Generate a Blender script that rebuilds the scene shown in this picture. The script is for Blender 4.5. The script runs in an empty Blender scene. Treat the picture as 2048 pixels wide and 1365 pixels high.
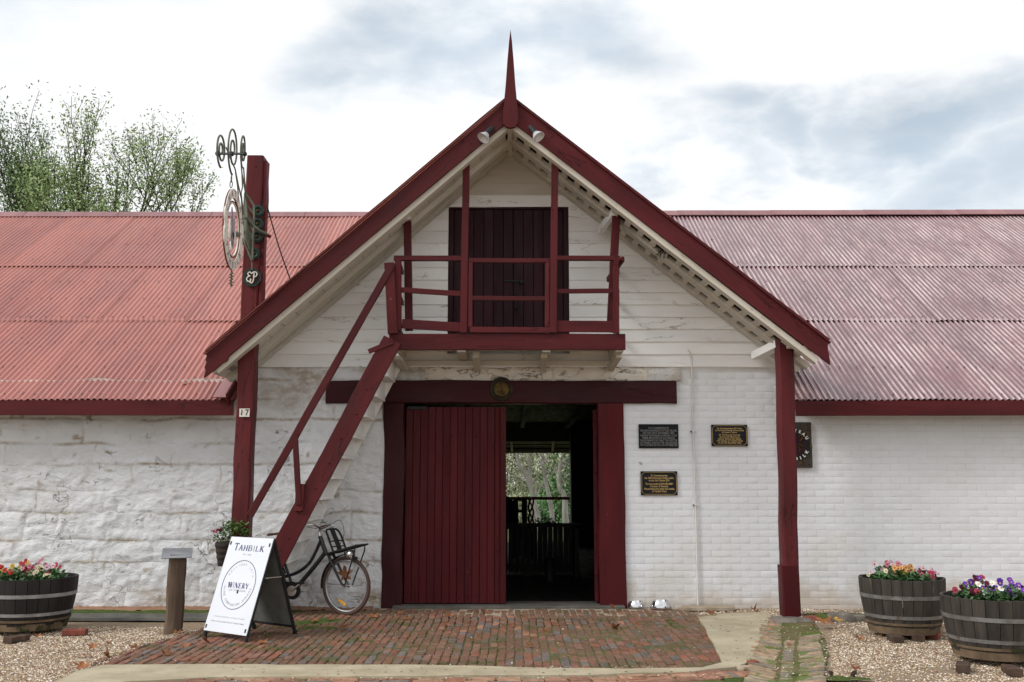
import bpy, math, random
import numpy as np
from mathutils import Vector as V, Matrix, noise as mn
from mathutils.geometry import tessellate_polygon
rad=math.radians; PI=math.pi
SC=bpy.context.scene; COL=SC.collection
# ---------------- camera ----------------
CY,CZ,TH,FP=-12.95,1.6,rad(7.95),1991.0
cam=bpy.data.cameras.new('camera'); cam.lens=FP/2048*36; cam.sensor_width=36; cam.clip_end=2000; cam.clip_start=.05
co=bpy.data.objects.new('camera',cam); COL.objects.link(co); co.location=(0,CY,CZ); co.rotation_euler=(rad(90)+TH,0,0); SC.camera=co
SC.render.resolution_x=1024; SC.render.resolution_y=682
# ---------------- light ----------------
SC.view_settings.view_transform='Standard'; SC.view_settings.look='None'; SC.view_settings.gamma=1; SC.view_settings.exposure=0.47
SUN_EL,SUN_AZ=rad(38),rad(246)      # azimuth clockwise from +Y: behind the camera, to its left
W=bpy.data.worlds.new('World'); SC.world=W; W.use_nodes=True
def world():
    t=W.node_tree; t.nodes.clear(); N=t.nodes.new; L=t.links.new
    out=N('ShaderNodeOutputWorld'); bg=N('ShaderNodeBackground'); bg.inputs[1].default_value=.1; L(bg.outputs[0],out.inputs[0])
    sky=N('ShaderNodeTexSky'); sky.sky_type='NISHITA'; sky.sun_disc=False; sky.sun_elevation=SUN_EL; sky.sun_rotation=SUN_AZ
    tc=N('ShaderNodeTexCoord')
    nz=N('ShaderNodeTexNoise'); nz.inputs['Scale'].default_value=3.2; nz.inputs['Detail'].default_value=7; nz.inputs['Roughness'].default_value=.55
    mp=N('ShaderNodeMapping'); mp.inputs['Scale'].default_value=(1,1,2.2); L(tc.outputs['Generated'],mp.inputs[0]); L(mp.outputs[0],nz.inputs['Vector'])
    # warped direction for cloud banks
    sub=N('ShaderNodeVectorMath'); sub.operation='SUBTRACT'; L(nz.outputs['Color'],sub.inputs[0]); sub.inputs[1].default_value=(.5,.5,.5)
    sc=N('ShaderNodeVectorMath'); sc.operation='SCALE'; L(sub.outputs[0],sc.inputs[0]); sc.inputs['Scale'].default_value=.34
    ad=N('ShaderNodeVectorMath'); ad.operation='ADD'; L(tc.outputs['Generated'],ad.inputs[0]); L(sc.outputs[0],ad.inputs[1])
    acc=None
    def dirp(px,py):
        d=V((px-1024,FP*math.cos(TH)-(682.5-py)*math.sin(TH),FP*math.sin(TH)+(682.5-py)*math.cos(TH))); return d.normalized()
    banks=[(800,100,.12,.95),(960,150,.12,.95),(1130,120,.11,.85),(1270,300,.07,.75),(1400,255,.08,.8),(1560,245,.07,.8),(1720,230,.08,.75),(1860,215,.10,.95),(2000,180,.09,.8),(1900,350,.09,.8),(2080,340,.11,.8),(680,190,.07,.35),(460,70,.06,.25),(1250,70,.06,.4),(1440,330,.06,.6),(1780,330,.06,.5),(2040,60,.06,.15)]
    rnd=random.Random(4)
    for k in range(26):   # cloud banks over the rest of the sky too
        a=rnd.uniform(.5,2*PI-.5)+PI/2; e=rnd.uniform(.1,1.4); banks.append((None,V((math.cos(a)*math.cos(e),math.sin(a)*math.cos(e),math.sin(e))),rnd.uniform(.1,.22),rnd.uniform(.4,.9)))
    for b in banks:
        d=b[1] if b[0] is None else dirp(b[0],b[1])
        s2=N('ShaderNodeVectorMath'); s2.operation='SUBTRACT'; L(ad.outputs[0],s2.inputs[0]); s2.inputs[1].default_value=d
        m2=N('ShaderNodeVectorMath'); m2.operation='MULTIPLY'; L(s2.outputs[0],m2.inputs[0]); m2.inputs[1].default_value=(1,1,1.7)
        ln=N('ShaderNodeVectorMath'); ln.operation='LENGTH'; L(m2.outputs[0],ln.inputs[0])
        mr=N('ShaderNodeMapRange'); mr.interpolation_type='SMOOTHSTEP'; L(ln.outputs['Value'],mr.inputs[0]); mr.inputs[1].default_value=b[2]*1.25; mr.inputs[2].default_value=b[2]*.15; mr.inputs[3].default_value=0; mr.inputs[4].default_value=b[3]
        if acc is None: acc=mr.outputs[0]
        else:
            mx=N('ShaderNodeMath'); mx.operation='MAXIMUM'; L(acc,mx.inputs[0]); L(mr.outputs[0],mx.inputs[1]); acc=mx.outputs[0]
    cr=N('ShaderNodeMix'); cr.data_type='RGBA'; L(acc,cr.inputs[0]); cr.inputs[6].default_value=(8.35,8.4,8.4,1); cr.inputs[7].default_value=(4.0,4.75,5.5,1)
    n2=N('ShaderNodeTexNoise'); n2.inputs['Scale'].default_value=5; n2.inputs['Detail'].default_value=6; L(mp.outputs[0],n2.inputs['Vector'])
    r2=N('ShaderNodeMapRange'); L(n2.outputs[0],r2.inputs[0]); r2.inputs[1].default_value=.3; r2.inputs[2].default_value=.7; r2.inputs[3].default_value=.9; r2.inputs[4].default_value=1.05
    mu=N('ShaderNodeVectorMath'); mu.operation='SCALE'; L(cr.outputs[2],mu.inputs[0]); L(r2.outputs[0],mu.inputs['Scale'])
    fin=N('ShaderNodeMix'); fin.data_type='RGBA'; fin.inputs[0].default_value=.93; L(sky.outputs[0],fin.inputs[6]); L(mu.outputs[0],fin.inputs[7]); L(fin.outputs[2],bg.inputs[0])
world()
sun=bpy.data.lights.new('sun','SUN'); sun.energy=1.75; sun.angle=rad(20); sun.color=(1,.97,.93)
so=bpy.data.objects.new('sun',sun); COL.objects.link(so)
sd=V((math.sin(SUN_AZ)*math.cos(SUN_EL),math.cos(SUN_AZ)*math.cos(SUN_EL),math.sin(SUN_EL))); so.rotation_euler=sd.to_track_quat('Z','Y').to_euler(); so.location=(-6,-14,12)
# ---------------- measuring: where a sight line meets a known plane of the site ----------------
def ray(px,py):
    a=px-1024; b=682.5-py
    return V((a,FP*math.cos(TH)-b*math.sin(TH),FP*math.sin(TH)+b*math.cos(TH)))
C0=V((0,CY,CZ))
def aY(px,py,Y): d=ray(px,py); return C0+d*((Y-CY)/d.y)
def aX(px,py,X): d=ray(px,py); return C0+d*(X/d.x)
def aZ(px,py,Z=0.): d=ray(px,py); return C0+d*((Z-CZ)/d.z)
def P2(px,py,Z=0.): p=aZ(px,py,Z); return (p.x,p.y)
rng=random.Random(11)
U=rng.uniform
def ns(x,y,z): return mn.noise(V((x,y,z)))
# ---------------- mesh builder ----------------
class MB:
    def __init__(s): s.v=[];s.f=[];s.m=[];s.g=[];s.c=[];s.r=[]
    def add(s,vs,fs,gc=None,mi=0,rn=0.,dirt_glint=None):
        o=len(s.v); s.v+=[tuple(a) for a in vs]; s.f+=[tuple(i+o for i in f) for f in fs]; s.m+=[mi]*len(fs)
        s.g+=[tuple(a) for a in (gc if gc is not None else vs)]; s.r+=[rn]*len(vs); s.c+=(list(dirt_glint) if dirt_glint is not None else [0.]*len(vs))
    def beam(s,p0,p1,w,h,side=None,ch=.004,seg=1,jit=0.,mi=0,rn=None,taper=1.):
        p0=V(p0);p1=V(p1); d=(p1-p0); L=d.length; d=d/L
        if side is None: side=V((0,0,1)).cross(d) if abs(d.z)<.9 else V((1,0,0))
        side=V(side); side=(side-d*side.dot(d)).normalized(); up=d.cross(side)
        ch=min(ch,w*.3,h*.3); a,b=w/2,h/2
        sec=[(-a+ch,-b),(a-ch,-b),(a,-b+ch),(a,b-ch),(a-ch,b),(-a+ch,b),(-a,b-ch),(-a,-b+ch)]
        off=(rng.random()*30,rng.random()*30,rng.random()*30); vs=[];gc=[]
        for i in range(seg+1):
            t=i/seg; k=1+(taper-1)*t; jx=jy=0
            if jit: jx=jit*ns(t*L*1.7+off[0],off[1],0); jy=jit*ns(off[0],t*L*1.7+off[1],5)
            for (x,y) in sec:
                q=0
                if jit: q=jit*.6*ns(t*L*5+off[1],x*20,y*20)
                vs.append(p0+d*(t*L)+side*(x*k+jx+q)+up*(y*k+jy+q)); gc.append((t*L+off[0],x+off[1],y+off[2]))
        fs=[]
        for i in range(seg):
            for j in range(8): A=i*8+j; B=i*8+(j+1)%8; fs.append((A,B,B+8,A+8))
        fs.append(tuple(range(7,-1,-1))); fs.append(tuple(seg*8+j for j in range(8)))
        s.add(vs,fs,gc,mi,rng.random() if rn is None else rn); return s
    def box(s,lo,hi,ch=.004,mi=0,rn=None,ax=0):
        lo=V(lo);hi=V(hi);c=(lo+hi)/2;d=hi-lo
        if ax==0: return s.beam((lo.x,c.y,c.z),(hi.x,c.y,c.z),d.y,d.z,(0,1,0),ch,mi=mi,rn=rn)
        if ax==1: return s.beam((c.x,lo.y,c.z),(c.x,hi.y,c.z),d.x,d.z,(1,0,0),ch,mi=mi,rn=rn)
        return s.beam((c.x,c.y,lo.z),(c.x,c.y,hi.z),d.x,d.y,(1,0,0),ch,mi=mi,rn=rn)
    def tube(s,pts,r,n=6,mi=0,closed=False,caps=True,rn=0.):
        pts=[V(p) for p in pts]; m=len(pts); rs=r if isinstance(r,(list,tuple)) else [r]*m
        T=[]
        for i in range(m):
            a=pts[(i-1)%m] if (closed or i>0) else pts[i]; b=pts[(i+1)%m] if (closed or i<m-1) else pts[i]
            d=(b-a); T.append(d.normalized() if d.length>1e-9 else V((0,0,1)))
        ref=V((0,0,1)) if abs(T[0].z)<.9 else V((1,0,0)); u=(ref-T[0]*ref.dot(T[0])).normalized(); vs=[];gc=[];l=0
        for i in range(m):
            if i: l+=(pts[i]-pts[i-1]).length
            u=(u-T[i]*u.dot(T[i])); u=u.normalized() if u.length>1e-6 else T[i].orthogonal().normalized(); w=T[i].cross(u)
            for k in range(n):
                a=2*PI*k/n; vs.append(pts[i]+(u*math.cos(a)+w*math.sin(a))*rs[i]); gc.append((l,math.cos(a)*rs[i],math.sin(a)*rs[i]))
        fs=[]
        for i in range(m if closed else m-1):
            j=(i+1)%m
            for k in range(n): k2=(k+1)%n; fs.append((i*n+k,i*n+k2,j*n+k2,j*n+k))
        if caps and not closed: fs.append(tuple(range(n-1,-1,-1))); fs.append(tuple((m-1)*n+k for k in range(n)))
        s.add(vs,fs,gc,mi,rn); return s
    def lathe(s,prof,c=(0,0,0),n=24,M=None,mi=0,rn=0.):
        c=V(c); vs=[];fs=[]
        for (r,z) in prof:
            for k in range(n):
                a=2*PI*k/n; p=V((r*math.cos(a),r*math.sin(a),z)); vs.append(c+(M@p if M else p))
        for i in range(len(prof)-1):
            for k in range(n): k2=(k+1)%n; fs.append((i*n+k,i*n+k2,(i+1)*n+k2,(i+1)*n+k))
        if prof[0][0]>1e-6: fs.append(tuple(range(n-1,-1,-1)))
        if prof[-1][0]>1e-6: fs.append(tuple((len(prof)-1)*n+k for k in range(n)))
        s.add(vs,fs,None,mi,rn); return s
    def prism(s,poly,ext,mi=0,gdir=None,rn=0.):
        ext=V(ext); poly=[V(p) for p in poly]; n=len(poly); vs=poly+[p+ext for p in poly]
        nrm=V((0,0,0))
        for i in range(n): nrm+=poly[i].cross(poly[(i+1)%n])
        flip=nrm.dot(ext)>0
        tri=tessellate_polygon([poly]); fs=[]
        for t in tri:
            a,b,c=t; nn=(poly[b]-poly[a]).cross(poly[c]-poly[a])
            if nn.dot(ext)>0: a,b,c=a,c,b
            fs.append((a,b,c)); fs.append((a+n,c+n,b+n))
        for i in range(n):
            j=(i+1)%n; fs.append((i,i+n,j+n,j) if flip else (i,j,j+n,i+n))
        gc=None
        if gdir is not None:
            g=V(gdir).normalized(); e=ext.normalized(); h=g.cross(e); gc=[(p.dot(g),p.dot(e),p.dot(h)) for p in vs]
        s.add(vs,fs,gc,mi,rn); return s
    def merge(s,me,M,mi=0,rn=0.):
        s.add([M@v.co for v in me.vertices],[tuple(p.vertices) for p in me.polygons],None,mi,rn); return s
    def grid(s,fn,nu,nv,mi=0,rn=0.):      # fn(i,j)->(pos,gc or None,cav)
        vs=[];gc=[];cv=[]
        for j in range(nv+1):
            for i in range(nu+1):
                p,g,c=fn(i,j); vs.append(p); gc.append(g if g is not None else p); cv.append(c)
        fs=[(j*(nu+1)+i,j*(nu+1)+i+1,(j+1)*(nu+1)+i+1,(j+1)*(nu+1)+i) for j in range(nv) for i in range(nu)]
        s.add(vs,fs,gc,mi,rn,cv); return s
    def mesh(s,name,mats,org=(0,0,0),smooth=None):
        me=bpy.data.meshes.new(name); o=V(org)
        me.from_pydata([(a[0]-o.x,a[1]-o.y,a[2]-o.z) for a in s.v],[],s.f)
        for m in (mats if isinstance(mats,(list,tuple)) else [mats]): me.materials.append(m)
        me.polygons.foreach_set('material_index',s.m)
        a=me.attributes.new('gc','FLOAT_VECTOR','POINT'); a.data.foreach_set('vector',np.array(s.g,dtype=np.float32).ravel())
        a=me.attributes.new('dirt_glint','FLOAT','POINT'); a.data.foreach_set('value',s.c)
        a=me.attributes.new('rnd','FLOAT','POINT'); a.data.foreach_set('value',s.r)
        if smooth:
            me.polygons.foreach_set('use_smooth',[True]*len(me.polygons)); me.set_sharp_from_angle(angle=rad(smooth))
        me.update(); return me
ORG={}
def wo(o): return ORG.get(o.name,V((0,0,0)))
def link(name,me,parent=None,wloc=None,rot=None):
    o=bpy.data.objects.new(name,me); COL.objects.link(o)
    if parent is not None:
        o.parent=parent; base=wo(parent); w=V(wloc) if wloc is not None else base; o.location=w-base; ORG[o.name]=w
    else:
        w=V(wloc) if wloc is not None else V((0,0,0)); o.location=w; ORG[o.name]=w
    if rot is not None:
        o.rotation_mode='QUATERNION'; o.rotation_quaternion=rot
    return o
def tag(o,label=None,cat=None,group=None,kind=None):
    if label: o['label']=label
    if cat: o['category']=cat
    if group: o['group']=group
    if kind: o['kind']=kind
    return o
def thing(name,label,cat,loc,group=None): return tag(link(name,None,None,loc),label,cat,group)
def part(name,mb,mat,parent,smooth=35,label=None,kind=None):
    return tag(link(name,mb.mesh(name,mat,wo(parent),smooth),parent),label,kind=kind)
def solo(name,mb,mat,label,cat,loc=(0,0,0),smooth=35,group=None,kind=None):
    return tag(link(name,mb.mesh(name,mat,loc,smooth),None,loc),label,cat,group,kind)
def text(body,size,align='CENTER',off=0.,ext=0.):
    cu=bpy.data.curves.new('txt','FONT'); cu.body=body; cu.size=size; cu.align_x=align; cu.align_y='CENTER'; cu.offset=off; cu.extrude=ext; cu.resolution_u=3
    o=bpy.data.objects.new('txt',cu); COL.objects.link(o); bpy.context.view_layer.update()
    me=bpy.data.meshes.new_from_object(o.evaluated_get(bpy.context.evaluated_depsgraph_get())); bpy.data.objects.remove(o); bpy.data.curves.remove(cu); return me
def basis(o,x,y,z): return Matrix(((x[0],y[0],z[0],o[0]),(x[1],y[1],z[1],o[1]),(x[2],y[2],z[2],o[2]),(0,0,0,1)))
# ---------------- materials ----------------
def srgb(r,g,b): return tuple(((c/255)/12.92 if c/255<=.04045 else ((c/255+.055)/1.055)**2.4) for c in (r,g,b))
def mat(name,base,var=None,scale=4,stretch=(1,1,1),rough=.7,spec=.3,metal=0.,bump=.3,bscale=40,bdist=.004,dirt=(),specks=(),dirt_glint=None,rndv=0.,cracks=None,off=True,pos=False,rlo=.35,rhi=.65,ramp=None,coat=0.,trans=0.,emit=None,bdetail=6,splash=None):
    m=bpy.data.materials.new(name); m.use_nodes=True; t=m.node_tree; N=t.nodes.new; L=t.links.new; b=t.nodes['Principled BSDF']
    b.inputs['Roughness'].default_value=rough; b.inputs['Metallic'].default_value=metal; b.inputs['Specular IOR Level'].default_value=spec
    if coat: b.inputs['Coat Weight'].default_value=coat
    if emit: b.inputs['Emission Color'].default_value=(*emit[0],1); b.inputs['Emission Strength'].default_value=emit[1]
    oi=N('ShaderNodeObjectInfo')
    if pos: src=N('ShaderNodeNewGeometry').outputs['Position']
    else:
        a=N('ShaderNodeAttribute'); a.attribute_name='gc'; src=a.outputs['Vector']
    if off:
        ml=N('ShaderNodeMath'); ml.operation='MULTIPLY'; L(oi.outputs['Random'],ml.inputs[0]); ml.inputs[1].default_value=37.
        ad=N('ShaderNodeVectorMath'); ad.operation='ADD'; L(src,ad.inputs[0]); L(ml.outputs[0],ad.inputs[1]); src=ad.outputs[0]
    mp=N('ShaderNodeMapping'); mp.inputs['Scale'].default_value=stretch; L(src,mp.inputs[0]); vec=mp.outputs[0]
    def noi(sc,det=6,ro=.6,v=None,dist=0.):
        n=N('ShaderNodeTexNoise'); n.inputs['Scale'].default_value=sc; n.inputs['Detail'].default_value=det; n.inputs['Roughness'].default_value=ro; n.inputs['Distortion'].default_value=dist; L(v or vec,n.inputs['Vector']); return n.outputs[0]
    def rng_(s,a,c,lo=0.,hi=1.):
        r=N('ShaderNodeMapRange'); r.interpolation_type='SMOOTHSTEP'; L(s,r.inputs[0]); r.inputs[1].default_value=a; r.inputs[2].default_value=c; r.inputs[3].default_value=lo; r.inputs[4].default_value=hi; return r.outputs[0]
    def mixc(f,a,c):
        x=N('ShaderNodeMix'); x.data_type='RGBA'
        if isinstance(f,float): x.inputs[0].default_value=f
        else: L(f,x.inputs[0])
        for k,q in ((6,a),(7,c)):
            if isinstance(q,tuple): x.inputs[k].default_value=(*q[:3],1)
            else: L(q,x.inputs[k])
        return x.outputs[2]
    def math_(op,a,c):
        x=N('ShaderNodeMath'); x.operation=op
        for k,q in ((0,a),(1,c)):
            if isinstance(q,(int,float)): x.inputs[k].default_value=q
            else: L(q,x.inputs[k])
        return x.outputs[0]
    n1=noi(scale)
    if ramp:
        ra=N('ShaderNodeAttribute'); ra.attribute_name='rnd'; r=N('ShaderNodeValToRGB'); e=r.color_ramp; e.interpolation='CONSTANT'
        while len(e.elements)<len(ramp): e.elements.new(.5)
        for k,(p_,c_) in enumerate(ramp): e.elements[k].position=p_; e.elements[k].color=(*c_,1)
        L(ra.outputs['Fac'],r.inputs[0]); c0=r.outputs[0]
        sc=N('ShaderNodeVectorMath'); sc.operation='SCALE'; L(c0,sc.inputs[0]); L(rng_(n1,.25,.75,.72,1.25),sc.inputs['Scale']); c=sc.outputs[0]
    else:
        c=mixc(rng_(n1,rlo,rhi),base,var or tuple(x*.8 for x in base))
    if rndv:
        f=math_('ADD',math_('MULTIPLY',math_('SUBTRACT',oi.outputs['Random'],.5),rndv*2),1.)
        sc=N('ShaderNodeVectorMath'); sc.operation='SCALE'; L(c,sc.inputs[0]); L(f,sc.inputs['Scale']); c=sc.outputs[0]
    for (dc,th,ds,soft,amt) in dirt: c=mixc(math_('MULTIPLY',rng_(noi(ds,8,.65),th,th+soft),amt),c,dc)
    for (dc,th,ds,amt) in specks: c=mixc(math_('MULTIPLY',rng_(noi(ds,2,.5,v=src),th,th+.03),amt),c,dc)
    hsum=None
    if dirt_glint:
        ca=N('ShaderNodeAttribute'); ca.attribute_name='dirt_glint'
        f=math_('MULTIPLY',ca.outputs['Fac'],rng_(noi(9,4),.35,.6,.4,1.)); c=mixc(f,c,dirt_glint)
    if splash:
        gp=N('ShaderNodeNewGeometry').outputs['Position']; sx=N('ShaderNodeSeparateXYZ'); L(gp,sx.inputs[0]); nn=noi(2.3,6,.6,v=gp)
        h_=math_('SUBTRACT',math_('MULTIPLY',nn,1.15),sx.outputs['Z']); c=mixc(math_('MULTIPLY',rng_(h_,.12,.6),.75),c,splash)
        c=mixc(math_('MULTIPLY',rng_(noi(.8,6,.6,v=gp),.5,.72),.5),c,(.60,.575,.53)); c=mixc(math_('MULTIPLY',rng_(noi(3.1,8,.7,v=gp),.66,.7),.55),c,(.5,.43,.35))
    if cracks:
        (cc,cs,cth,cm)=cracks
        line=rng_(math_('ABSOLUTE',math_('SUBTRACT',noi(cs,5,.55,dist=.6),.5),0.),0.,cth,1.,0.)
        line=math_('MULTIPLY',line,rng_(noi(cs*.45+.3,3,.5),cm,cm+.08)); c=mixc(math_('MULTIPLY',line,.75),c,cc); hsum=math_('MULTIPLY',line,-.8)
    L(c,b.inputs['Base Color'])
    if bump:
        h=noi(bscale,bdetail,.65)
        if hsum is not None: h=math_('ADD',h,hsum)
        bp=N('ShaderNodeBump'); bp.inputs['Strength'].default_value=bump; bp.inputs['Distance'].default_value=bdist; L(h,bp.inputs['Height']); L(bp.outputs[0],b.inputs['Normal'])
        rr=rng_(noi(bscale*.3),.3,.7,max(rough-.1,.02),min(rough+.12,1.)); L(rr,b.inputs['Roughness'])
    if trans: b.inputs['Transmission Weight'].default_value=trans
    return m
wood=(.18,1,1)
M={}
M['red']=mat('red_timber_paint',(.086,.0118,.014),(.064,.0095,.0115),5,wood,.6,.16,bump=.6,bscale=22,bdist=.005,dirt=[((.032,.009,.01),.56,5,.16,.7),((.16,.05,.045),.66,7,.1,.35)],specks=[((.3,.2,.18),.78,9,.6)],cracks=((.012,.004,.005),5,.010,.5),rndv=.1)
M['redold']=mat('weathered_red_paint',(.094,.0135,.0155),(.066,.0105,.012),4,wood,.6,.18,bump=.7,bscale=16,bdist=.006,dirt=[((.05,.013,.014),.56,4,.2,.7),((.3,.22,.2),.735,14,.02,.6)],cracks=((.012,.004,.005),6,.012,.46),rndv=.14)
M['reddoor']=mat('door_red_paint',(.08,.0082,.0105),(.058,.0068,.0088),4,wood,.6,.16,bump=.4,bscale=22,bdist=.003,dirt=[((.035,.008,.01),.62,5,.15,.6)],specks=[((.25,.16,.15),.77,26,.7)],cracks=((.010,.003,.004),5,.009,.5),rndv=.12)
M['maroon']=mat('dark_maroon_paint',(.029,.006,.011),(.02,.0046,.008),5,wood,.6,.2,bump=.4,bscale=24,bdist=.003,specks=[((.01,.004,.005),.74,25,.8)],rndv=.2)
M['lintel']=mat('lintel_dark_red_paint',(.045,.0075,.0105),(.032,.006,.008),4,wood,.6,.18,bump=.5,bscale=20,bdist=.004,dirt=[((.03,.008,.01),.6,5,.2,.6)],cracks=((.010,.003,.004),5,.012,.48))
M['white']=mat('white_board_paint',(.84,.84,.83),(.79,.78,.76),3,wood,.62,.3,bump=.8,bscale=16,bdist=.005,dirt=[((.5,.42,.32),.6,5,.14,.5),((.2,.15,.1),.70,11,.04,.7)],cracks=((.25,.2,.14),5,.007,.52),rndv=.06)
M['cream']=mat('yellowed_white_paint',(.6,.555,.48),(.52,.47,.39),3,wood,.65,.3,bump=.5,bscale=18,bdist=.003,dirt=[((.3,.22,.14),.6,6,.12,.55),((.08,.05,.03),.70,12,.03,.8)],rndv=.08)
M['stone']=mat('white_painted_stone',(.74,.75,.77),(.68,.685,.69),2.2,(1,1,1.5),.7,.25,bump=1.,bscale=8,bdist=.035,dirt_glint=(.34,.27,.19),dirt=[((.55,.5,.43),.6,3,.14,.35)],cracks=((.45,.39,.32),2.6,.008,.54),off=False,rndv=.03,bdetail=9)
M['stonetop']=mat('stained_painted_stone',(.7,.66,.6),(.64,.58,.49),3,(1,1,2),.72,.25,bump=.8,bscale=9,bdist=.02,dirt_glint=(.16,.10,.06),dirt=[((.3,.2,.11),.56,4,.14,.7)],cracks=((.1,.06,.03),3.5,.016,.42),off=False,rndv=.04,bdetail=9)
M['brickw']=mat('white_painted_brick',(.73,.74,.765),(.69,.70,.72),1.6,(1,1,1.6),.62,.3,bump=.7,bscale=9,bdist=.01,dirt=[((.52,.47,.4),.65,2.3,.12,.4),((.2,.14,.1),.745,14,.03,.7)],off=False,rndv=.02,splash=(.5,.42,.33))
M['mortarb']=mat('painted_brick_joint',(.67,.675,.685),(.6,.59,.57),3,(1,1,1),.7,.2,bump=.5,bscale=20,bdist=.006,off=False,splash=(.46,.38,.29))
M['mortar']=mat('painted_mortar',(.66,.65,.63),(.56,.53,.48),5,(1,1,1),.8,.2,bump=.8,bscale=30,bdist=.006,off=False)
rs=dict(stretch=(1,.25,1),rough=.42,spec=.45,bump=.25,bscale=30,bdist=.003,rndv=.045)
M['roofL']=mat('salmon_red_iron',(.42,.155,.125),(.315,.112,.098),1.6,dirt=[((.16,.05,.05),.6,2.4,.2,.5)],specks=[((.07,.035,.03),.685,17,.85)],dirt_glint=(.56,.27,.225),**rs)
M['roofR']=mat('faded_mauve_iron_glints',(.165,.066,.078),(.115,.046,.057),1.6,dirt=[((.37,.2,.2),.58,2.6,.2,.5)],specks=[((.05,.03,.03),.64,15,.8)],dirt_glint=(.78,.63,.62),**{**rs,'rough':.22,'spec':1.})  # near-white rib colour paints bright glints onto the faded mauve iron
M['ridge']=mat('ridge_iron',(.29,.13,.135),(.22,.095,.1),2,wood,.4,.45,bump=.2,bscale=20,rndv=.1)
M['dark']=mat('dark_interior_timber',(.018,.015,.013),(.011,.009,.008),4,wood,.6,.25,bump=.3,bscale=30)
M['darkrust']=mat('iron_underside',(.045,.035,.03),(.03,.022,.02),5,rough=.6,bump=.3)
M['conc']=mat('worn_concrete',(.44,.385,.275),(.35,.3,.21),2.4,rough=.85,spec=.2,bump=.5,bscale=60,bdist=.004,dirt=[((.25,.21,.13),.46,2.2,.3,.75),((.3,.25,.17),.55,9,.1,.4)],specks=[((.14,.11,.08),.7,60,.5)],off=False,pos=True)
M['gutter']=mat('grey_concrete',(.13,.125,.11),(.09,.085,.075),3,rough=.85,spec=.2,bump=.7,bscale=40,bdist=.006,dirt=[((.06,.08,.03),.6,4,.1,.5)],off=False,pos=True)
BR=[(0,srgb(128,82,70)),(.13,srgb(112,72,62)),(.26,srgb(140,92,78)),(.4,srgb(120,66,55)),(.52,srgb(104,68,60)),(.64,srgb(146,104,92)),(.75,srgb(150,82,64)),(.86,srgb(112,110,114)),(.94,srgb(88,91,98)),(.978,srgb(190,130,104))]
BR=[(p,tuple(x*.6+y*.31 for x,y in zip(c,srgb(134,110,94)))) for p,c in BR]
M['paver']=mat('paver_brick',(.2,.1,.08),scale=14,rough=.85,spec=.2,bump=.7,bscale=45,bdist=.006,ramp=BR,dirt=[((.13,.095,.06),.36,1.3,.24,.6),((.2,.145,.095),.55,7,.2,.4),((.05,.075,.018),.53,2.1,.09,.6)],off=False,pos=True)
M['drainb']=mat('drain_brick',(.2,.1,.08),scale=14,rough=.9,spec=.2,bump=.8,bscale=40,bdist=.008,ramp=[(0,srgb(146,134,114)),(.2,srgb(136,118,98)),(.4,srgb(126,116,102)),(.55,srgb(150,128,106)),(.7,srgb(122,114,102)),(.85,srgb(154,130,108))],dirt=[((.08,.13,.02),.53,4,.05,.85),((.2,.16,.1),.48,2,.2,.5)],off=False,pos=True)
M['edgeb']=mat('edge_brick',(.2,.1,.08),scale=14,rough=.9,spec=.2,bump=.8,bscale=40,bdist=.008,ramp=[(0,srgb(152,116,96)),(.25,srgb(134,100,84)),(.5,srgb(160,126,104)),(.7,srgb(118,108,102)),(.85,srgb(144,102,82))],dirt=[((.07,.12,.02),.63,5,.05,.8)],off=False,pos=True)
M['joint']=mat('mossy_joint_soil',(.16,.125,.07),(.085,.11,.03),3.2,rough=.95,spec=.1,bump=1,bscale=60,bdist=.01,dirt=[((.09,.15,.022),.56,1.7,.06,.85)],off=False,pos=True)
M['sandj']=mat('pale_mortar_joint',(.4,.33,.25),(.3,.24,.17),8,rough=.9,spec=.1,bump=.6,bscale=60,off=False,pos=True)
M['ground']=mat('crushed_stone_ground',(.30,.22,.15),(.22,.155,.1),1.2,rough=.95,spec=.15,bump=1.,bscale=70,bdist=.012,dirt=[((.42,.36,.28),.5,60,.08,.6),((.11,.075,.045),.6,1.1,.12,.6),((.08,.1,.03),.66,.9,.08,.5)],off=False,pos=True)
M['moss']=mat('moss',(.055,.08,.02),(.085,.12,.032),14,rough=.95,spec=.1,bump=1.,bscale=90,bdist=.012,dirt=[((.13,.1,.06),.55,9,.1,.8)],off=False,pos=True)
M['pebble']=mat('pebbles',(.4,.3,.2),scale=60,rough=.8,spec=.3,bump=.2,bscale=120,ramp=[(0,srgb(196,178,150)),(.18,srgb(160,138,112)),(.34,srgb(222,210,192)),(.5,srgb(134,110,88)),(.62,srgb(178,154,130)),(.75,srgb(112,86,68)),(.85,srgb(232,226,216)),(.94,srgb(150,110,90))],off=False)
M['earth']=mat('pink_clay_earth',(.33,.19,.12),(.24,.14,.09),6,rough=.95,spec=.1,bump=.8,bscale=40,off=False,pos=True)
M['steel']=mat('polished_steel',(.72,.73,.75),(.6,.6,.62),8,rough=.14,spec=.5,metal=1,bump=.05,bscale=30)
M['chrome']=mat('chrome',(.7,.7,.72),rough=.2,metal=1,bump=0)
M['black']=mat('black_enamel',(.012,.013,.018),(.009,.01,.013),rough=.3,spec=.5,bump=.05)
M['blackm']=mat('black_matte_metal',(.014,.014,.015),(.01,.01,.011),rough=.6,spec=.3,bump=.1)
M['tyre']=mat('brown_rubber',(.085,.05,.04),(.07,.042,.034),rough=.8,spec=.2,bump=.2)
M['leather']=mat('brown_leather',(.14,.05,.035),(.1,.035,.025),10,rough=.5)
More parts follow.
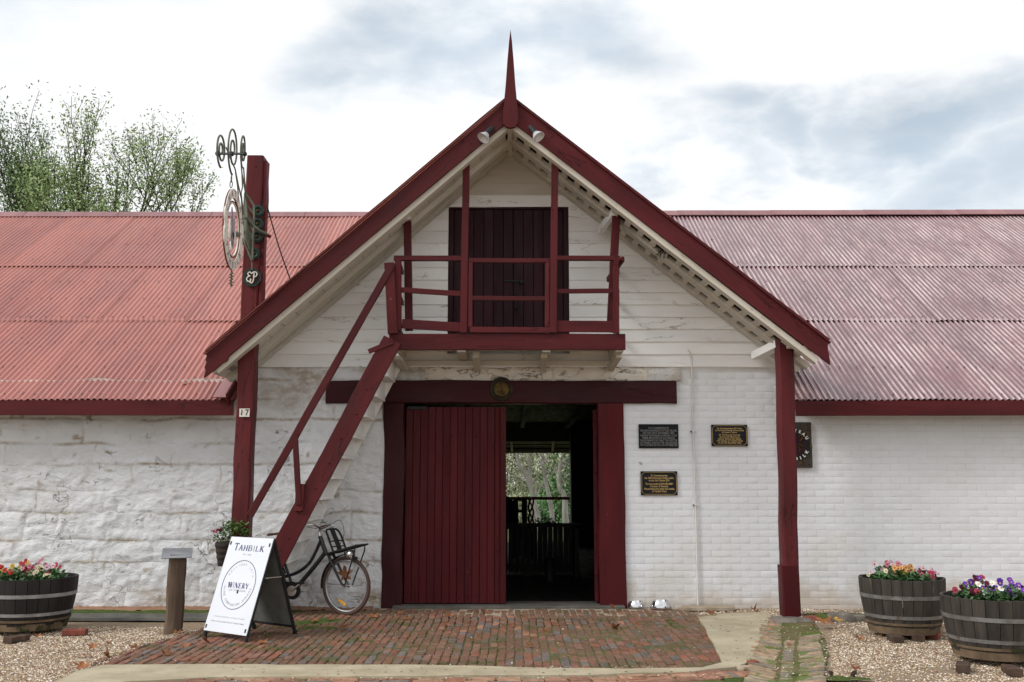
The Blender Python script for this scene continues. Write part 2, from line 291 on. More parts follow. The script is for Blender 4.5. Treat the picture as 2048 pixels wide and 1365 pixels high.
M['barrel']=mat('grey_oak_stave',(.06,.05,.042),(.028,.024,.021),9,(1,1,.12),.75,.25,bump=.9,bscale=38,bdist=.006,dirt=[((.2,.165,.135),.6,12,.1,.6)],rndv=.14)
M['barreld']=mat('black_stained_stave',(.022,.018,.017),(.012,.01,.01),9,(1,1,.12),.65,.3,bump=.9,bscale=38,bdist=.006,dirt=[((.07,.06,.055),.64,12,.08,.7)],rndv=.16)
M['barrelb']=mat('barrel_foot_timber',(.19,.135,.085),(.1,.07,.045),5,(1,1,.5),.85,.2,bump=.8,bscale=30,bdist=.006,dirt=[((.03,.04,.012),.55,4,.05,.9)])
M['hoop']=mat('galvanised_hoop',(.3,.3,.3),(.19,.185,.18),7,rough=.45,spec=.4,metal=.65,bump=.35,bscale=30,dirt=[((.14,.1,.075),.55,8,.1,.7)])
M['hoopl']=mat('bright_galvanised_hoop',(.42,.43,.45),(.27,.275,.29),7,rough=.4,spec=.4,metal=.65,bump=.35,bscale=30,dirt=[((.12,.1,.09),.62,8,.1,.6)])
M['soil']=mat('potting_soil',(.03,.02,.014),(.05,.035,.022),20,rough=.95,bump=1,bscale=60,bdist=.02)
M['leafg']=mat('plant_leaf',(.07,.15,.04),(.12,.23,.05),12,rough=.5,spec=.4,bump=.1,rndv=.25)
M['leafd']=mat('dark_plant_leaf',(.035,.09,.03),(.07,.15,.045),12,rough=.5,spec=.4,bump=.1,rndv=.25)
M['treeL']=mat('willow_leaf',(.11,.18,.05),(.17,.25,.075),1.5,rough=.6,spec=.3,bump=0,ramp=[(0,(.24,.33,.12)),(.3,(.32,.42,.18)),(.6,(.17,.25,.09)),(.8,(.4,.48,.25))])
M['treeD']=mat('deep_willow_leaf',(.08,.13,.05),(.12,.17,.06),1.5,rough=.6,spec=.3,bump=0,ramp=[(0,(.13,.2,.09)),(.3,(.18,.26,.12)),(.6,(.1,.16,.075)),(.8,(.24,.32,.16))])
M['olive']=mat('gum_leaf',(.1,.12,.06),(.15,.16,.09),1.5,rough=.6,spec=.3,bump=0,ramp=[(0,(.3,.33,.18)),(.3,(.4,.42,.27)),(.6,(.18,.22,.1)),(.8,(.5,.5,.38))])
M['bushg']=mat('bush_leaf',(.05,.1,.04),(.08,.14,.05),1.5,rough=.6,spec=.3,bump=0,ramp=[(0,(.12,.25,.1)),(.3,(.19,.36,.15)),(.6,(.08,.17,.07)),(.8,(.26,.44,.2))])
M['bark']=mat('brown_bark',(.06,.045,.03),(.035,.026,.02),8,(.3,1,1),.9,.1,bump=.5)
M['gum']=mat('pale_gum_bark',(.42,.40,.37),(.28,.26,.23),4,(.3,1,1),.8,.2,bump=.3,dirt=[((.2,.16,.13),.62,3,.1,.7)])
M['grass']=mat('bank_grass',(.09,.12,.045),(.15,.15,.07),3,rough=.95,spec=.1,bump=.8,bscale=20,bdist=.05,off=False,pos=True)
M['sign']=mat('sign_white_board',(.66,.69,.74),(.64,.67,.72),2,rough=.3,spec=.4,bump=0)
M['corflute']=mat('grey_board_back',(.17,.175,.16),(.13,.135,.125),9,rough=.8,bump=.2,dirt=[((.08,.08,.07),.6,8,.1,.6)])
M['navy']=mat('navy_print',(.03,.035,.14),rough=.5,bump=0)
M['greyp']=mat('grey_print',(.4,.42,.46),rough=.5,bump=0)
M['plqblack']=mat('plaque_black',(.007,.0075,.009),rough=.4,spec=.2,bump=0)
M['plqstone']=mat('plaque_dark_slate',(.012,.013,.015),(.008,.009,.01),9,rough=.6,spec=.15,bump=.2)
M['gold']=mat('gold_lettering',(.62,.42,.16),rough=.45,metal=.2,bump=0)
M['silver']=mat('grey_lettering',(.24,.24,.24),rough=.5,bump=0)
M['bronze']=mat('aged_bronze',(.12,.075,.02),(.05,.035,.015),20,rough=.4,metal=.75,bump=.8,bscale=60,bdist=.01)
M['bronzed']=mat('dark_bronze',(.035,.027,.013),(.02,.016,.01),20,rough=.5,metal=.6,bump=.5,bscale=60)
M['greywood']=mat('weathered_grey_timber',(.15,.105,.075),(.075,.05,.037),6,(.12,1,1),.85,.2,bump=.9,bscale=28,bdist=.006,dirt=[((.035,.022,.016),.58,5,.1,.8),((.25,.22,.19),.62,9,.1,.5)])
M['signwood']=mat('dark_sign_timber',(.06,.045,.035),(.035,.026,.02),8,(1,1,.12),.75,.25,bump=.6,bscale=30,dirt=[((.12,.1,.085),.6,9,.1,.6)])
M['alu']=mat('brushed_metal_cap',(.33,.335,.36),(.26,.265,.29),6,rough=.4,metal=.6,bump=.1)
M['green']=mat('sign_dark_green',(.008,.024,.018),(.012,.03,.022),9,rough=.5,bump=.2)
M['bracket']=mat('grey_green_iron',(.14,.15,.11),(.09,.1,.075),9,rough=.6,metal=.3,bump=.3,dirt=[((.05,.045,.035),.58,12,.1,.7)])
M['signcream']=mat('sign_cream_paint',(.68,.67,.6),(.6,.58,.52),9,rough=.6,bump=.2,dirt=[((.3,.27,.22),.6,14,.08,.7)])
M['signedge']=mat('sign_rust_edge',(.14,.03,.02),rough=.6,bump=.1)
M['purple']=mat('sign_mauve_grey',(.2,.18,.22),(.3,.28,.3),9,rough=.6,bump=.1)
M['wicker']=mat('dark_wicker',(.035,.024,.02),(.02,.014,.012),20,rough=.7,bump=.5)
M['lamp']=mat('lamp_glass',(.75,.76,.78),(.6,.6,.62),9,rough=.15,spec=.6,bump=0,metal=.3)
M['bulb']=mat('lit_bulb',(1,.8,.5),rough=.5,bump=0,emit=((1,.62,.25),6.))
M['plastw']=mat('white_conduit',(.68,.67,.64),(.6,.58,.54),6,rough=.45,bump=.1)
M['amber']=mat('amber_reflector',(.8,.38,.03),rough=.3,bump=0)
M['dryleaf']=mat('dry_leaf',(.26,.1,.035),(.16,.055,.02),16,rough=.7,spec=.3,bump=.4,rndv=.4,dirt=[((.4,.2,.08),.56,20,.1,.5)])
M['yleaf']=mat('yellow_leaf',(.55,.32,.03),(.4,.2,.03),16,rough=.6,bump=.3)
M['redbrick']=mat('red_brick',(.24,.07,.045),(.17,.05,.035),12,rough=.85,bump=.6,bscale=50,dirt=[((.35,.24,.2),.62,9,.06,.6)])
M['oldbrick']=mat('old_brown_brick',(.085,.05,.035),(.05,.035,.026),12,rough=.9,bump=.7,bscale=50,dirt=[((.16,.12,.09),.6,9,.1,.5)])
M['rock']=mat('grey_rock',(.2,.175,.15),(.12,.105,.09),6,rough=.9,bump=.9,bscale=20,bdist=.02,off=False,dirt=[((.06,.1,.02),.6,3,.05,.8)])
M['cable']=mat('black_cable',(.012,.012,.012),rough=.6,bump=0)
M['brass']=mat('brass',(.5,.32,.07),rough=.35,metal=.9,bump=.1)
M['stool']=mat('dark_red_seat',(.09,.03,.02),rough=.6)
M['litter']=mat('leaf_scraps',(.2,.1,.05),scale=30,rough=.8,bump=0,ramp=[(0,(.22,.1,.04)),(.3,(.12,.06,.03)),(.55,(.33,.2,.1)),(.8,(.05,.035,.025))],off=False)
M['vroof']=mat('pale_iron_underside',(.5,.5,.48),(.35,.35,.33),6,(1,.1,1),rough=.6,bump=.3)
# ================= SITE =================
g=MB(); 
def gz(x,y):
    return .010*ns(x*1.1,y*1.1,3)+.006*ns(x*4,y*4,9)
nu,nv=120,60
xs=[-60]+[-12+24*i/(nu-2) for i in range(nu-1)]+[60]; ys=[-40]+[-7+8*j/(nv-2) for j in range(nv-1)]+[1.2]
g.grid(lambda i,j:(V((xs[i],ys[j],gz(xs[i],ys[j])-.012)),None,0.),nu,nv)
solo('ground',g,M['ground'],'crushed stone forecourt in front of the white winery building',None,kind='structure',smooth=80)
g=MB(); g.grid(lambda i,j:(V((-300+600*i/20,1.3+400*j/20,-.05 if j<2 else -.05-.9*min(1,(j-1)/3)+ .3*ns(i,j,0))),None,0.),20,20)
solo('river_bank',g,M['grass'],'grassy bank behind the building seen through the doorway',None,kind='structure',smooth=80)
# ================= BUILDING =================
B=thing('winery_building','long white painted stone winery with red iron roofs and a steep central gable','building',(0,0,0))
XF0,XF1=aY(766,1000,-.03).x, aY(1250,1000,-.03).x       # outer edges of door frame
XO0,XO1=aY(807,1000,0).x, aY(1197,1000,0).x             # door opening
ZO=aY(1000,808,0).z; ZL0=aY(1000,807,-.05).z; ZL1=aY(1000,762,-.05).z; XL0=aY(652,785,-.05).x; XL1=aY(1353,785,-.05).x
ZB=aY(1300,735,0).z
BY=-1.15
Lt0=aY(1012,200,BY); Lt1=aY(412,704,BY); Rt0=aY(1036,206,BY); Rt1=aY(1657,682,BY)
sL=(Lt0.z-Lt1.z)/(Lt0.x-Lt1.x); sR=(Rt0.z-Rt1.z)/(Rt1.x-Rt0.x)
def zL(x): return Lt0.z+sL*(x-Lt0.x)
def zR(x): return Rt0.z-sR*(x-Rt0.x)
XA=(Rt0.z+sR*Rt0.x-Lt0.z+sL*Lt0.x)/(sL+sR); ZA=zL(XA)
def ztop(x): return zL(x) if x<XA else zR(x)
EZ=aY(200,800,-.45).z; TP=.65; RY=5.8
def zmain(y): return EZ+TP*(y+.45)
RZ=zmain(RY)
# --- walls
XW=3.55
w=MB()
w.box((-13,0.005,-.1),(XF0+.1,.4,2.86),0); w.box((XF1-.1,0.005,-.1),(13,.4,2.86),0); w.box((XF0+.1,.006,ZO+.02),(XF1-.1,.4,ZB),0)
w.prism([(-XW,.08,2.8),(XW,.08,2.8),(XA,.08,ZA-.3)],(0,.2,0))
WALL=part('stone_wall',w,M['mortar'],B,None,label='rough whitewashed stone wall with irregular courses')
def stone(x0,x1,z0,z1,mt,seed,amp=1.):
    nu=max(3,int((x1-x0)/.03)); nv=max(2,int((z1-z0)/.03)); mb=MB(); ty,tx=U(-.012,.012)*amp,U(-.012,.012)*amp; o=U(0,.014)*amp
    def fn(i,j):
        x=x0+(x1-x0)*i/nu; z=z0+(z1-z0)*j/nv
        e=min(x-x0,x1-x,z-z0,z1-z); ex=min(x-x0,x1-x)
        jx=.05*ns(x*3,z*5,1)*(1 if x<XF0-.1 else 0); jz=.035*ns(x*2.5,z*2,7)
        pil=min(1,e/.055+.12*ns(x*9,z*9,2)); pil=max(0,pil); pil=pil*pil*(3-2*pil)
        q=ns(x*3.1,z*5.5,4); rid=1-abs(q)*2.2; qq=abs(ns(x*7+z*4,z*11,8))
        dip=max(0,1-e/.032)*max(.12,.55+1.3*ns(x*1.5,z*2.4,12)+(.15 if z1-z>0 and min(z-z0,z1-z)<ex else -.2)); h=.016+pil*(o*.3+.5*ty*(z-z0)/(z1-z0)+.5*tx*(x-x0)/(x1-x0))-.007*dip+amp*(.012*rid+.05*max(0,.26-qq)*max(0,.5+ns(x*2,z*2,41))+.010*ns(x*6+z*3,z*13,5)+.011*ns(x*13-z*6,z*21,5)+.010*abs(ns(x*20+z*9,z*30,15)))
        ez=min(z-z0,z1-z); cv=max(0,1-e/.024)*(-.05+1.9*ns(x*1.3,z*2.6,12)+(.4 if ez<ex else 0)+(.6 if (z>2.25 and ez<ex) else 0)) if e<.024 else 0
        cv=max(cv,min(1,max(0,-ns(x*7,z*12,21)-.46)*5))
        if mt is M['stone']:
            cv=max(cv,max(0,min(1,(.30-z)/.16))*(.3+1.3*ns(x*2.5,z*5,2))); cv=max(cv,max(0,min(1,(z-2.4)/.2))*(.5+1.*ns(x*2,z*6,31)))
        edge=(i in(0,nu) or j in(0,nv))
        return V((x+jx,-h,z+jz)),V((x,0,z)),max(0,min(1,cv))
    mb.grid(fn,nu,nv); return mb
zz=[-.06,.2,.56,.84,1.19,1.46,1.8,2.06,2.38,2.64,2.9]
for r in range(len(zz)-1):
    x=-9.4+U(0,.4); n=0
    while x<XF0:
        L=U(.38,.78) if r!=9 else U(.5,.9); x1=x+L
        if XF0-x1<.25: x1=XF0+.005
        lim=XF0+.005
        if r>=8: lim=XF0+.005 if zz[r+1]<ZL0 else XL0-.02+.4
        x1=min(x1,XF0+.005)
        topwall=2.9
        if not (zz[r]>2.7 and x1<-XW-.1):
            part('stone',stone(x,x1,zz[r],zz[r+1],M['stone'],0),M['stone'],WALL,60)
        x=x1
# thin course of stained stones under the boards and over the lintel
x=-XW+.02
while x<2.15:
    x1=min(x+U(.3,.7),2.2); under=-1.55<x<1.5
    z0=2.9 if x1<XL0 else ZL1-.01
    part('stone',stone(x,x1,z0,ZB+.005,M['stonetop'] if under else M['stone'],0,.9),M['stonetop'] if under else M['stone'],WALL,60); x=x1
for (x0,x1) in ((XL0-.9,XL0-.02),):
    pass
# --- brick wall
bw=MB(); bw.box((XF1,-.001,-.1),(13,.004,2.8),0); bw.box((XF1,-.0011,2.8),(XW,.004,ZB),0)
BW=part('brick_wall',bw,M['mortarb'],B,None,label='smooth whitewashed brick wall right of the doorway')
bvar=[]
def bmesh_brick(L,H,dep,k):
    mb=MB(); c=.009; j=lambda:U(-.0022,.0022); a=[(0,0),(L,0),(L,H),(0,H)]; b=[(c,c),(L-c,c),(L-c,H-c),(c,H-c)]
    y=-dep+U(-.0007,.0007); vs=[(p[0],0.001,p[1]) for p in a]+[(p[0]+j(),y*.6,p[1]+j()) for p in [(.0015,.0015),(L-.0015,.0015),(L-.0015,H-.0015),(.0015,H-.0015)]]+[(p[0]+j(),y+j()*.6,p[1]+j()) for p in b]
    fs=[(8,9,10,11)]
    for q in range(4): n=(q+1)%4; fs+=[(q,n,n+4,q+4),(q+4,n+4,n+8,q+8)]
    mb.add(vs,fs); return mb
PL,PH,JT=.245,.0845,.0025
for k in range(10): bvar.append(bmesh_brick(PL-JT,PH-JT,.0042,k).mesh('brick',M['brickw'],(0,0,0),30))
bl=[]
for r in range(36):
    z=-.05+r*PH
    if z+PH>ZB: break
    x=XF1+(0 if r%2 else -PL/2)
    while x<9.2:
        lim=XW if z+PH>2.78 else 9.2
        if x>=lim: break
        bl.append((x,z,lim)); x+=PL
def skip(x,z): return z+PH>ZL0-.01 and x<XL1
cnt=0; stuffb=MB()
cand=[b for b in bl if not (b[1]+PH>ZL0-.01 and b[0]+PL<=XL1+.01)]
cand.sort(key=lambda b:(b[0]-1.3)**2*.25+(b[1]-1.4)**2)
for (x,z,lim) in cand:
    x0=max(x,XF1+.001)
    if z+PH>ZL0-.01: x0=max(x0,XL1+.005)
    x1=min(x+PL,lim)
    full=(x0==x and x1==x+PL)
    if x1-x0<.03: continue
    if z+PH>ZL1 and x0<2.2: continue
    if cnt<290:
        if full: link('brick',bvar[rng.randrange(10)],BW,(x,0,z))
        else: link('brick',bmesh_brick(x1-x0-JT,PH-JT,.0042,0).mesh('brick',M['brickw'],(0,0,0),30),BW,(x0,0,z))
        cnt+=1
    else:
        q=bmesh_brick(x1-x0-JT,PH-JT,.0042,0); stuffb.add([(a[0]+x0,a[1],a[2]+z) for a in q.v],q.f)
# gc of shared bricks is local; the painted surface material adds world position through a per-object shift
part('brick_course',stuffb,M['brickw'],BW,30,kind='stuff')
# --- weatherboards of the gable
dX0,dX1=aY(897,500,0).x,aY(1137,500,0).x; dZ1=aY(1000,409,0).z; dZ0=3.3
def hxl(z): return XA-(ZA-.30-z)/sL
def hxr(z): return XA+(ZA-.30-z)/sR
GB=MB(); GB.box((-XW,-.004,ZB-.01),(XW,.015,ZB+.01),0)
GW=part('gable_wall',GB,M['white'],B,None,label='white lapped weatherboards filling the gable')
pit=.1655; k=0; z=ZB
def board(x0,x1,z0,z1,l1,r1):
    n=max(2,int((x1-x0)/.25)); mb=MB(); o=U(0,50); vs=[];gc=[]
    for i in range(n+1):
        t=i/n; x=x0+(x1-x0)*t; xt=l1+(r1-l1)*t; s_=.007*ns(x*1.1,o,0); y=.006*ns(x*1.6,o,4)
        zt=z1+.012
        for (xx,yy,z_) in ((x,-.006,z0+s_),(x,-.034+y,z0+s_),(x,-.036+y,z0+s_+.006),(xt,-.014+y,zt)):
            vs.append((xx,yy,z_)); gc.append((xx+o,yy,z_))
    fs=[]
    for i in range(n):
        for j in range(3): fs.append((i*4+j,i*4+j+1,i*4+5+j,i*4+4+j)[::-1])
    fs.append((0,1,2,3)); fs.append((n*4+3,n*4+2,n*4+1,n*4))
    mb.add(vs,fs,gc); return mb
while z<ZA-.42:
    z1=min(z+pit,ZA-.34); a,b,c,d=hxl(z)-.02,hxr(z)+.02,hxl(z1)-.02,hxr(z1)+.02
    a=max(a,-XW);b=min(b,XW);c=max(c,-XW);d=min(d,XW)
    zc=(z+z1)/2
    if dZ0<zc<dZ1:
        if dX0-a>.05: part('weatherboard',board(a,dX0-.003,z,z1,c,dX0-.003),M['white'],GW,None)
        if b-dX1>.05: part('weatherboard',board(dX1+.003,b,z,z1,dX1+.003,d),M['white'],GW,None)
    else:
        if k in(0,1,2,4,19): sp=[U(-.8,.8)]
        else: sp=[]
        xsp=[a]+sp+[b]; xst=[c]+sp+[d]
        for q in range(len(xsp)-1):
            part('weatherboard',board(xsp[q]+(.0015 if q else 0),xsp[q+1]-(.0015 if q<len(xsp)-2 else 0),z,z1,xst[q],xst[q+1]),M['cream'] if z>dZ1+.1 else M['white'],GW,None)
    z+=pit; k+=1
# --- upper loft door
ud=MB(); ud.box((dX0+.03,.046,dZ0),(dX1-.03,.07,dZ1-.03),.001); ud.box((dX0,-.02,dZ1-.07),(dX1,.06,dZ1),.004); ud.box((dX0,-.02,dZ0),(dX0+.07,.06,dZ1-.071),.004,ax=2); ud.box((dX1-.07,-.02,dZ0),(dX1,.06,dZ1-.071),.004,ax=2)
LD=part('loft_door',ud,M['maroon'],B,label='dark maroon double plank door in the gable')
n=11; ww=(dX1-dX0-.14)/n
for i in range(n):
    x=dX0+.07+i*ww; m_=MB(); m_.box((x+.002,.012+U(-.003,.003),dZ0),(x+ww-.002-(.006 if i==5 else 0),.045,dZ1-.072),.005,ax=2); part('plank',m_,M['maroon'],LD)
h=MB(); cx=(dX0+dX1)/2; h.tube([(cx+.1,-.01,4.02),(cx+.1,-.045,4.0),(cx+.1,-.045,3.84),(cx+.1,-.01,3.82)],.01,6); h.box((cx-.06,-.006,4.2),(cx+.2,.012,4.225),.003); h.tube([(cx+.17,-.03,4.2),(cx+.17,-.03,4.17)],.022,8)
part('latch',h,M['blackm'],LD)
# --- big door frame
jb=MB(); jb.beam(((XF0+XO0)/2,.03,-.02),((XF0+XO0)/2,.03,ZL0-.001),XO0-XF0,.16,(1,0,0),.012,18,.02)
part('door_jamb',jb,M['lintel'],B)
jb=MB(); jb.beam(((XF1+XO1)/2,.03,-.02),((XF1+XO1)/2,.03,ZL0-.001),XF1-XO1,.16,(1,0,0),.012,14,.012)
part('door_jamb',jb,M['reddoor'],B)
jb=MB(); jb.beam((XL0,.03,(ZL0+ZL1)/2),(XL1,.03,(ZL0+ZL1)/2),.2,ZL1-ZL0,(0,1,0),.012,20,.012)
part('lintel',jb,M['lintel'],B,label='long dark red timber lintel over the wide doorway')
th=MB(); th.beam((XO0-.1,-.03,.012),(XO1+.3,-.03,.012),.3,.05,(0,1,0),.008,6,.004); th.box((XO0,.12,-.05),(XO1,.5,.02),.004); part('threshold',th,M['gutter'],B)
# left leaf
dl=MB(); lx0=XO0+.012; lx1=aY(1012,1000,.06).x; dl.box((lx0,.075,.06),(lx1-.01,.1,ZO-.05),.002)
D1=part('door_leaf',dl,M['reddoor'],B,label='closed red plank door leaf')
n=12; edge=lx1-.145; ww=(edge-lx0)/n
for i in range(n):
    x=lx0+i*ww; m_=MB(); y0=.045+U(-.0025,.0025); m_.beam((x+ww/2,y0+.015,.05),(x+ww/2,y0+.015,ZO-.04),ww-.0035,.03,(1,0,0),.005,6,.002); part('plank',m_,M['reddoor'],D1)
m_=MB(); m_.beam((lx1-.11,.055,.05),(lx1-.11,.055,ZO-.045),.064,.04,(1,0,0),.004); part('plank',m_,M['reddoor'],D1)
m_=MB(); m_.beam((lx1-.038,.04,.045),(lx1-.038,.04,ZO-.045),.076,.06,(1,0,0),.006); part('plank',m_,M['reddoor'],D1)
for zz_ in (ZO-.42,.14):
    for i in range(9): m_=MB(); m_.lathe([(.012,0),(.009,.006),(0,.008)],(lx0+.1+i*ww*1.05,.044,zz_+U(-.012,.012)),8,Matrix.Rotation(rad(90),3,'X')); part('bolt',m_,M['reddoor'],D1)
m_=MB(); m_.box((lx0+.02,.03,ZO-.075),(lx0+.27,.044,ZO-.03),.003); part('hinge_plate',m_,M['blackm'],D1)
# right leaf folded inwards
dr=MB(); dr.beam((XO1-.03,.1,1.3),(XO1+.07,1.25,1.3),.05,ZO*.94*1,(1,0,0),.004)
D2=part('door_leaf',dr,M['reddoor'],B,label='open red door leaf folded back into the dark room')
for zz_ in (.12,.45,.95,1.75,2.2,2.42):
    m_=MB(); m_.box((XO1-.045,.06,zz_-.05),(XO1+.0,.1,zz_+.05),.008,ax=2); part('hinge',m_,M['reddoor'],D2)
# --- interior
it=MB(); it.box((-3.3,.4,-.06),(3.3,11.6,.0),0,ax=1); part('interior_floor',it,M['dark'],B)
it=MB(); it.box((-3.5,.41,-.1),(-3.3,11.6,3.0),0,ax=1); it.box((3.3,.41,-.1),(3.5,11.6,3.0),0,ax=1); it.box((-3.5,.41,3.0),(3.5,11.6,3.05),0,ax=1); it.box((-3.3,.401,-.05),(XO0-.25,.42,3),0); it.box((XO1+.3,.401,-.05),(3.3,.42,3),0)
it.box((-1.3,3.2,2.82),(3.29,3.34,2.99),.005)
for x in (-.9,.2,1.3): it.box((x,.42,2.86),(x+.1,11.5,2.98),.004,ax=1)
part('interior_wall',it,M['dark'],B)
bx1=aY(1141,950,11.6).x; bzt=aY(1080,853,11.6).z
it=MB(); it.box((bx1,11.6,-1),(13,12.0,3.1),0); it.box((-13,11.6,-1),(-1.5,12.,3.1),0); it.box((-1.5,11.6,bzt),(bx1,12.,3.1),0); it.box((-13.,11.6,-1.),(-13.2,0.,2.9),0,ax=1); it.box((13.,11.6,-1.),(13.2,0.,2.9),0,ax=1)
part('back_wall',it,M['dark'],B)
it=MB(); it.box((bx1-.0,11.4,0),(bx1+.16,11.59,bzt+.2),.01,ax=2); part('back_post',it,M['dark'],B)
vr=MB(); vz0=aY(1080,905,14).z
vr.prism([(-3,12.02,2.98),(-3,14.1,vz0+.1),(-3,14.1,vz0+.11),(-3,12.02,2.99)],(7,0,0)); BV=part('back_verandah',vr,M['vroof'],B)
for px in (1022,1106):
    vr=MB(); x=aY(px,880,13).x; vr.beam((x-.02,12.1,2.93),(x+.03,14.05,vz0+.05),.06,.1,(1,0,0)); part('rafter',vr,M['cream'],BV)
for t in (.15,.35,.55,.75,.93):
    vr=MB(); y=12.05+2.*t; zc=2.96+(vz0+.1-2.98)*t; vr.box((-3,y-.02,zc-.035),(4,y+.02,zc),.002); part('batten',vr,M['darkrust'],BV)
vr=MB(); vr.box((-3,14.02,vz0-.02),(4,14.08,vz0+.12),.004); part('verandah_beam',vr,M['cream'],BV)
vr=MB(); vr.box((-3,13.75,1.08),(4,13.83,1.16),.006); part('verandah_rail',vr,M['redbrick'],BV)
vr=MB(); vr.box((-3,11.6,-.2),(4,14.2,-.05),0); part('verandah_floor',vr,M['darkrust'],BV)
# --- main roofs
def sheet(w,L,nw,seed):
    nx=nw*6; ny=5; mb=MB(); o=seed*13.7; amp=.0132
    def fn(i,j):
        x=w*i/nx; y=L*j/ny; zc=amp*math.cos(2*PI*nw*i/nx)+.006*ns(x*1.2,y*1.2,o)
        if j==0: y+=.008*ns(x*7,o,0); zc+=.004*ns(x*9,o,2)
        glint=max(0,math.cos(2*PI*nw*i/nx+.5)); return V((x,y,zc)),V((x+o,y,zc)),min(1,glint**3*(.75+.7*ns(x*1.5,y*1.1,o)))  # pale crest mask: highlights on the ribs painted into the sheet colour
    mb.grid(fn,nx,ny); return mb
nW=17; SW=nW*.076
sl=math.atan(TP)
rowy=[-.47,1.55,3.42,RY]
shm={}
RF=MB(); RF.prism([(-13,RY+.02,RZ-.02),(-13,12.1,2.62),(-13,12.1,2.56),(-13,RY+.02,RZ-.1)],(26,0,0))
RF.prism([(-13,-.40,EZ-.09),(-13,RY,RZ-.09),(-13,RY,RZ-.12),(-13,-.40,EZ-.12)],(13-3.55,0,0))
RF.prism([(13,-.40,EZ-.09),(13,RY,RZ-.09),(13,RY,RZ-.12),(13,-.40,EZ-.12)],(-(13-3.55),0,0))
ROOF=part('roof',RF,M['darkrust'],B,None,label='long corrugated iron roof behind the gable')
qm=basis((0,0,0),(1,0,0),(0,math.cos(sl),math.sin(sl)),(0,-math.sin(sl),math.cos(sl))).to_quaternion()
for side in (-1,1):
    for r in range(3):
        L=(rowy[r+1]-rowy[r])/math.cos(sl)+(.1 if r<2 else .0)
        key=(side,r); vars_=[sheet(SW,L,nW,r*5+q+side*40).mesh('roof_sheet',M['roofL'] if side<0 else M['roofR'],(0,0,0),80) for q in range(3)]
        x=3.5 if r==0 else (2.0 if r==1 else .3)
        x+= 0 if r==0 else (.076*(3*r+(2 if side>0 else 0)))
        i=0
        while x<12.5:
            X=x if side>0 else -x-SW
            lift=.012*r+(.006 if rng.random()<.75 else .0)*(i%2)
            p=V((X,rowy[r]+U(-.006,.006),zmain(rowy[r])+lift+.01))
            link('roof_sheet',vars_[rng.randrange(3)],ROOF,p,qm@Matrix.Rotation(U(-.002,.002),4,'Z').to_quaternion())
            x+=SW; i+=1
    # inner short sheet near the valley
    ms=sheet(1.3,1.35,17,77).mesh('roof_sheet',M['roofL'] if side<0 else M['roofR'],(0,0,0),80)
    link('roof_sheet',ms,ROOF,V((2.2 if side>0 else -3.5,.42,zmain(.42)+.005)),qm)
# roofing nails along the purlins, too small to pick apart
for side in (-1,1):
    nl=MB()
    for r in range(3):
        for fy in (.04,.36,.68):
            y=rowy[r]+(rowy[r+1]-rowy[r])*fy+.03; x=3.62 if r==0 else (2.9 if r==1 else 1.6); k=0
            while x<11:
                if rng.random()<.85:
                    c=V((side*x,y+U(-.012,.012),zmain(y)+.012*r+.022)); a=V((0,-math.sin(sl),math.cos(sl))); u=V((1,0,0)); w_=V((0,math.cos(sl),math.sin(sl))); R_=.011
                    nl.add([c+a*.012]+[c+u*(R_*math.cos(q*PI/3))+w_*(R_*math.sin(q*PI/3)) for q in range(6)],[(0,q+1,(q+1)%6+1) for q in range(6)])
                x+=.228 if k%3 else .152; k+=1
    part('roof_nail',nl,M['darkrust'],ROOF,None,kind='stuff')
# ridge caps
x=-13
while x<13:
    x1=x+1.8; mb=MB(); zz_=RZ+.035+(.0 if x<0 else .003*x+.02)
    mb.prism([(x,RY-.17,zz_-.085),(x,RY-.03,zz_+.03),(x,RY,zz_+.05),(x,RY+.03,zz_+.03),(x,RY+.17,zz_-.085),(x,RY+.165,zz_-.095),(x,RY,zz_+.02),(x,RY-.165,zz_-.095)],(x1-x+.02,0,0),gdir=(1,0,0)); part('ridge_cap',mb,M['ridge'],ROOF,None); x=x1
# fascias
fz1=EZ-.005; fz0=aY(200,831,-.45).z
m_=MB(); m_.beam((-13,-.45,(fz0+fz1)/2),(aY(467,815,-.45).x,-.45,(fz0+fz1)/2),.035,fz1-fz0,(0,1,0),.004,10,.004); part('fascia',m_,M['red'],B)
m_=MB(); m_.beam((aY(1591,815,-.45).x,-.45,(fz0+fz1)/2-.01),(13,-.45,(fz0+fz1)/2+.02),.035,fz1-fz0,(0,1,0),.004,10,.004); part('fascia',m_,M['red'],B)
for s in (-1,1):
    x=3.7
    while x<9:
        m_=MB(); m_.beam((s*x,-.425,EZ-.16),(s*x,.1,EZ-.16+.525*TP),.05,.1,(1,0,0)); part('rafter',m_,M['cream'],B); x+=.6
m_=MB(); m_.beam((-3.56,-.5,EZ-.02),(-3.56,.9,zmain(.9)-.02),.03,.2,(1,0,0)); part('verge_board',m_,M['red'],B)
m_=MB(); m_.beam((-3.66,-.52,EZ+.025),(-3.66,.9,zmain(.9)+.025),.17,.012,(1,0,0),.002); part('verge_flashing',m_,M['ridge'],B)
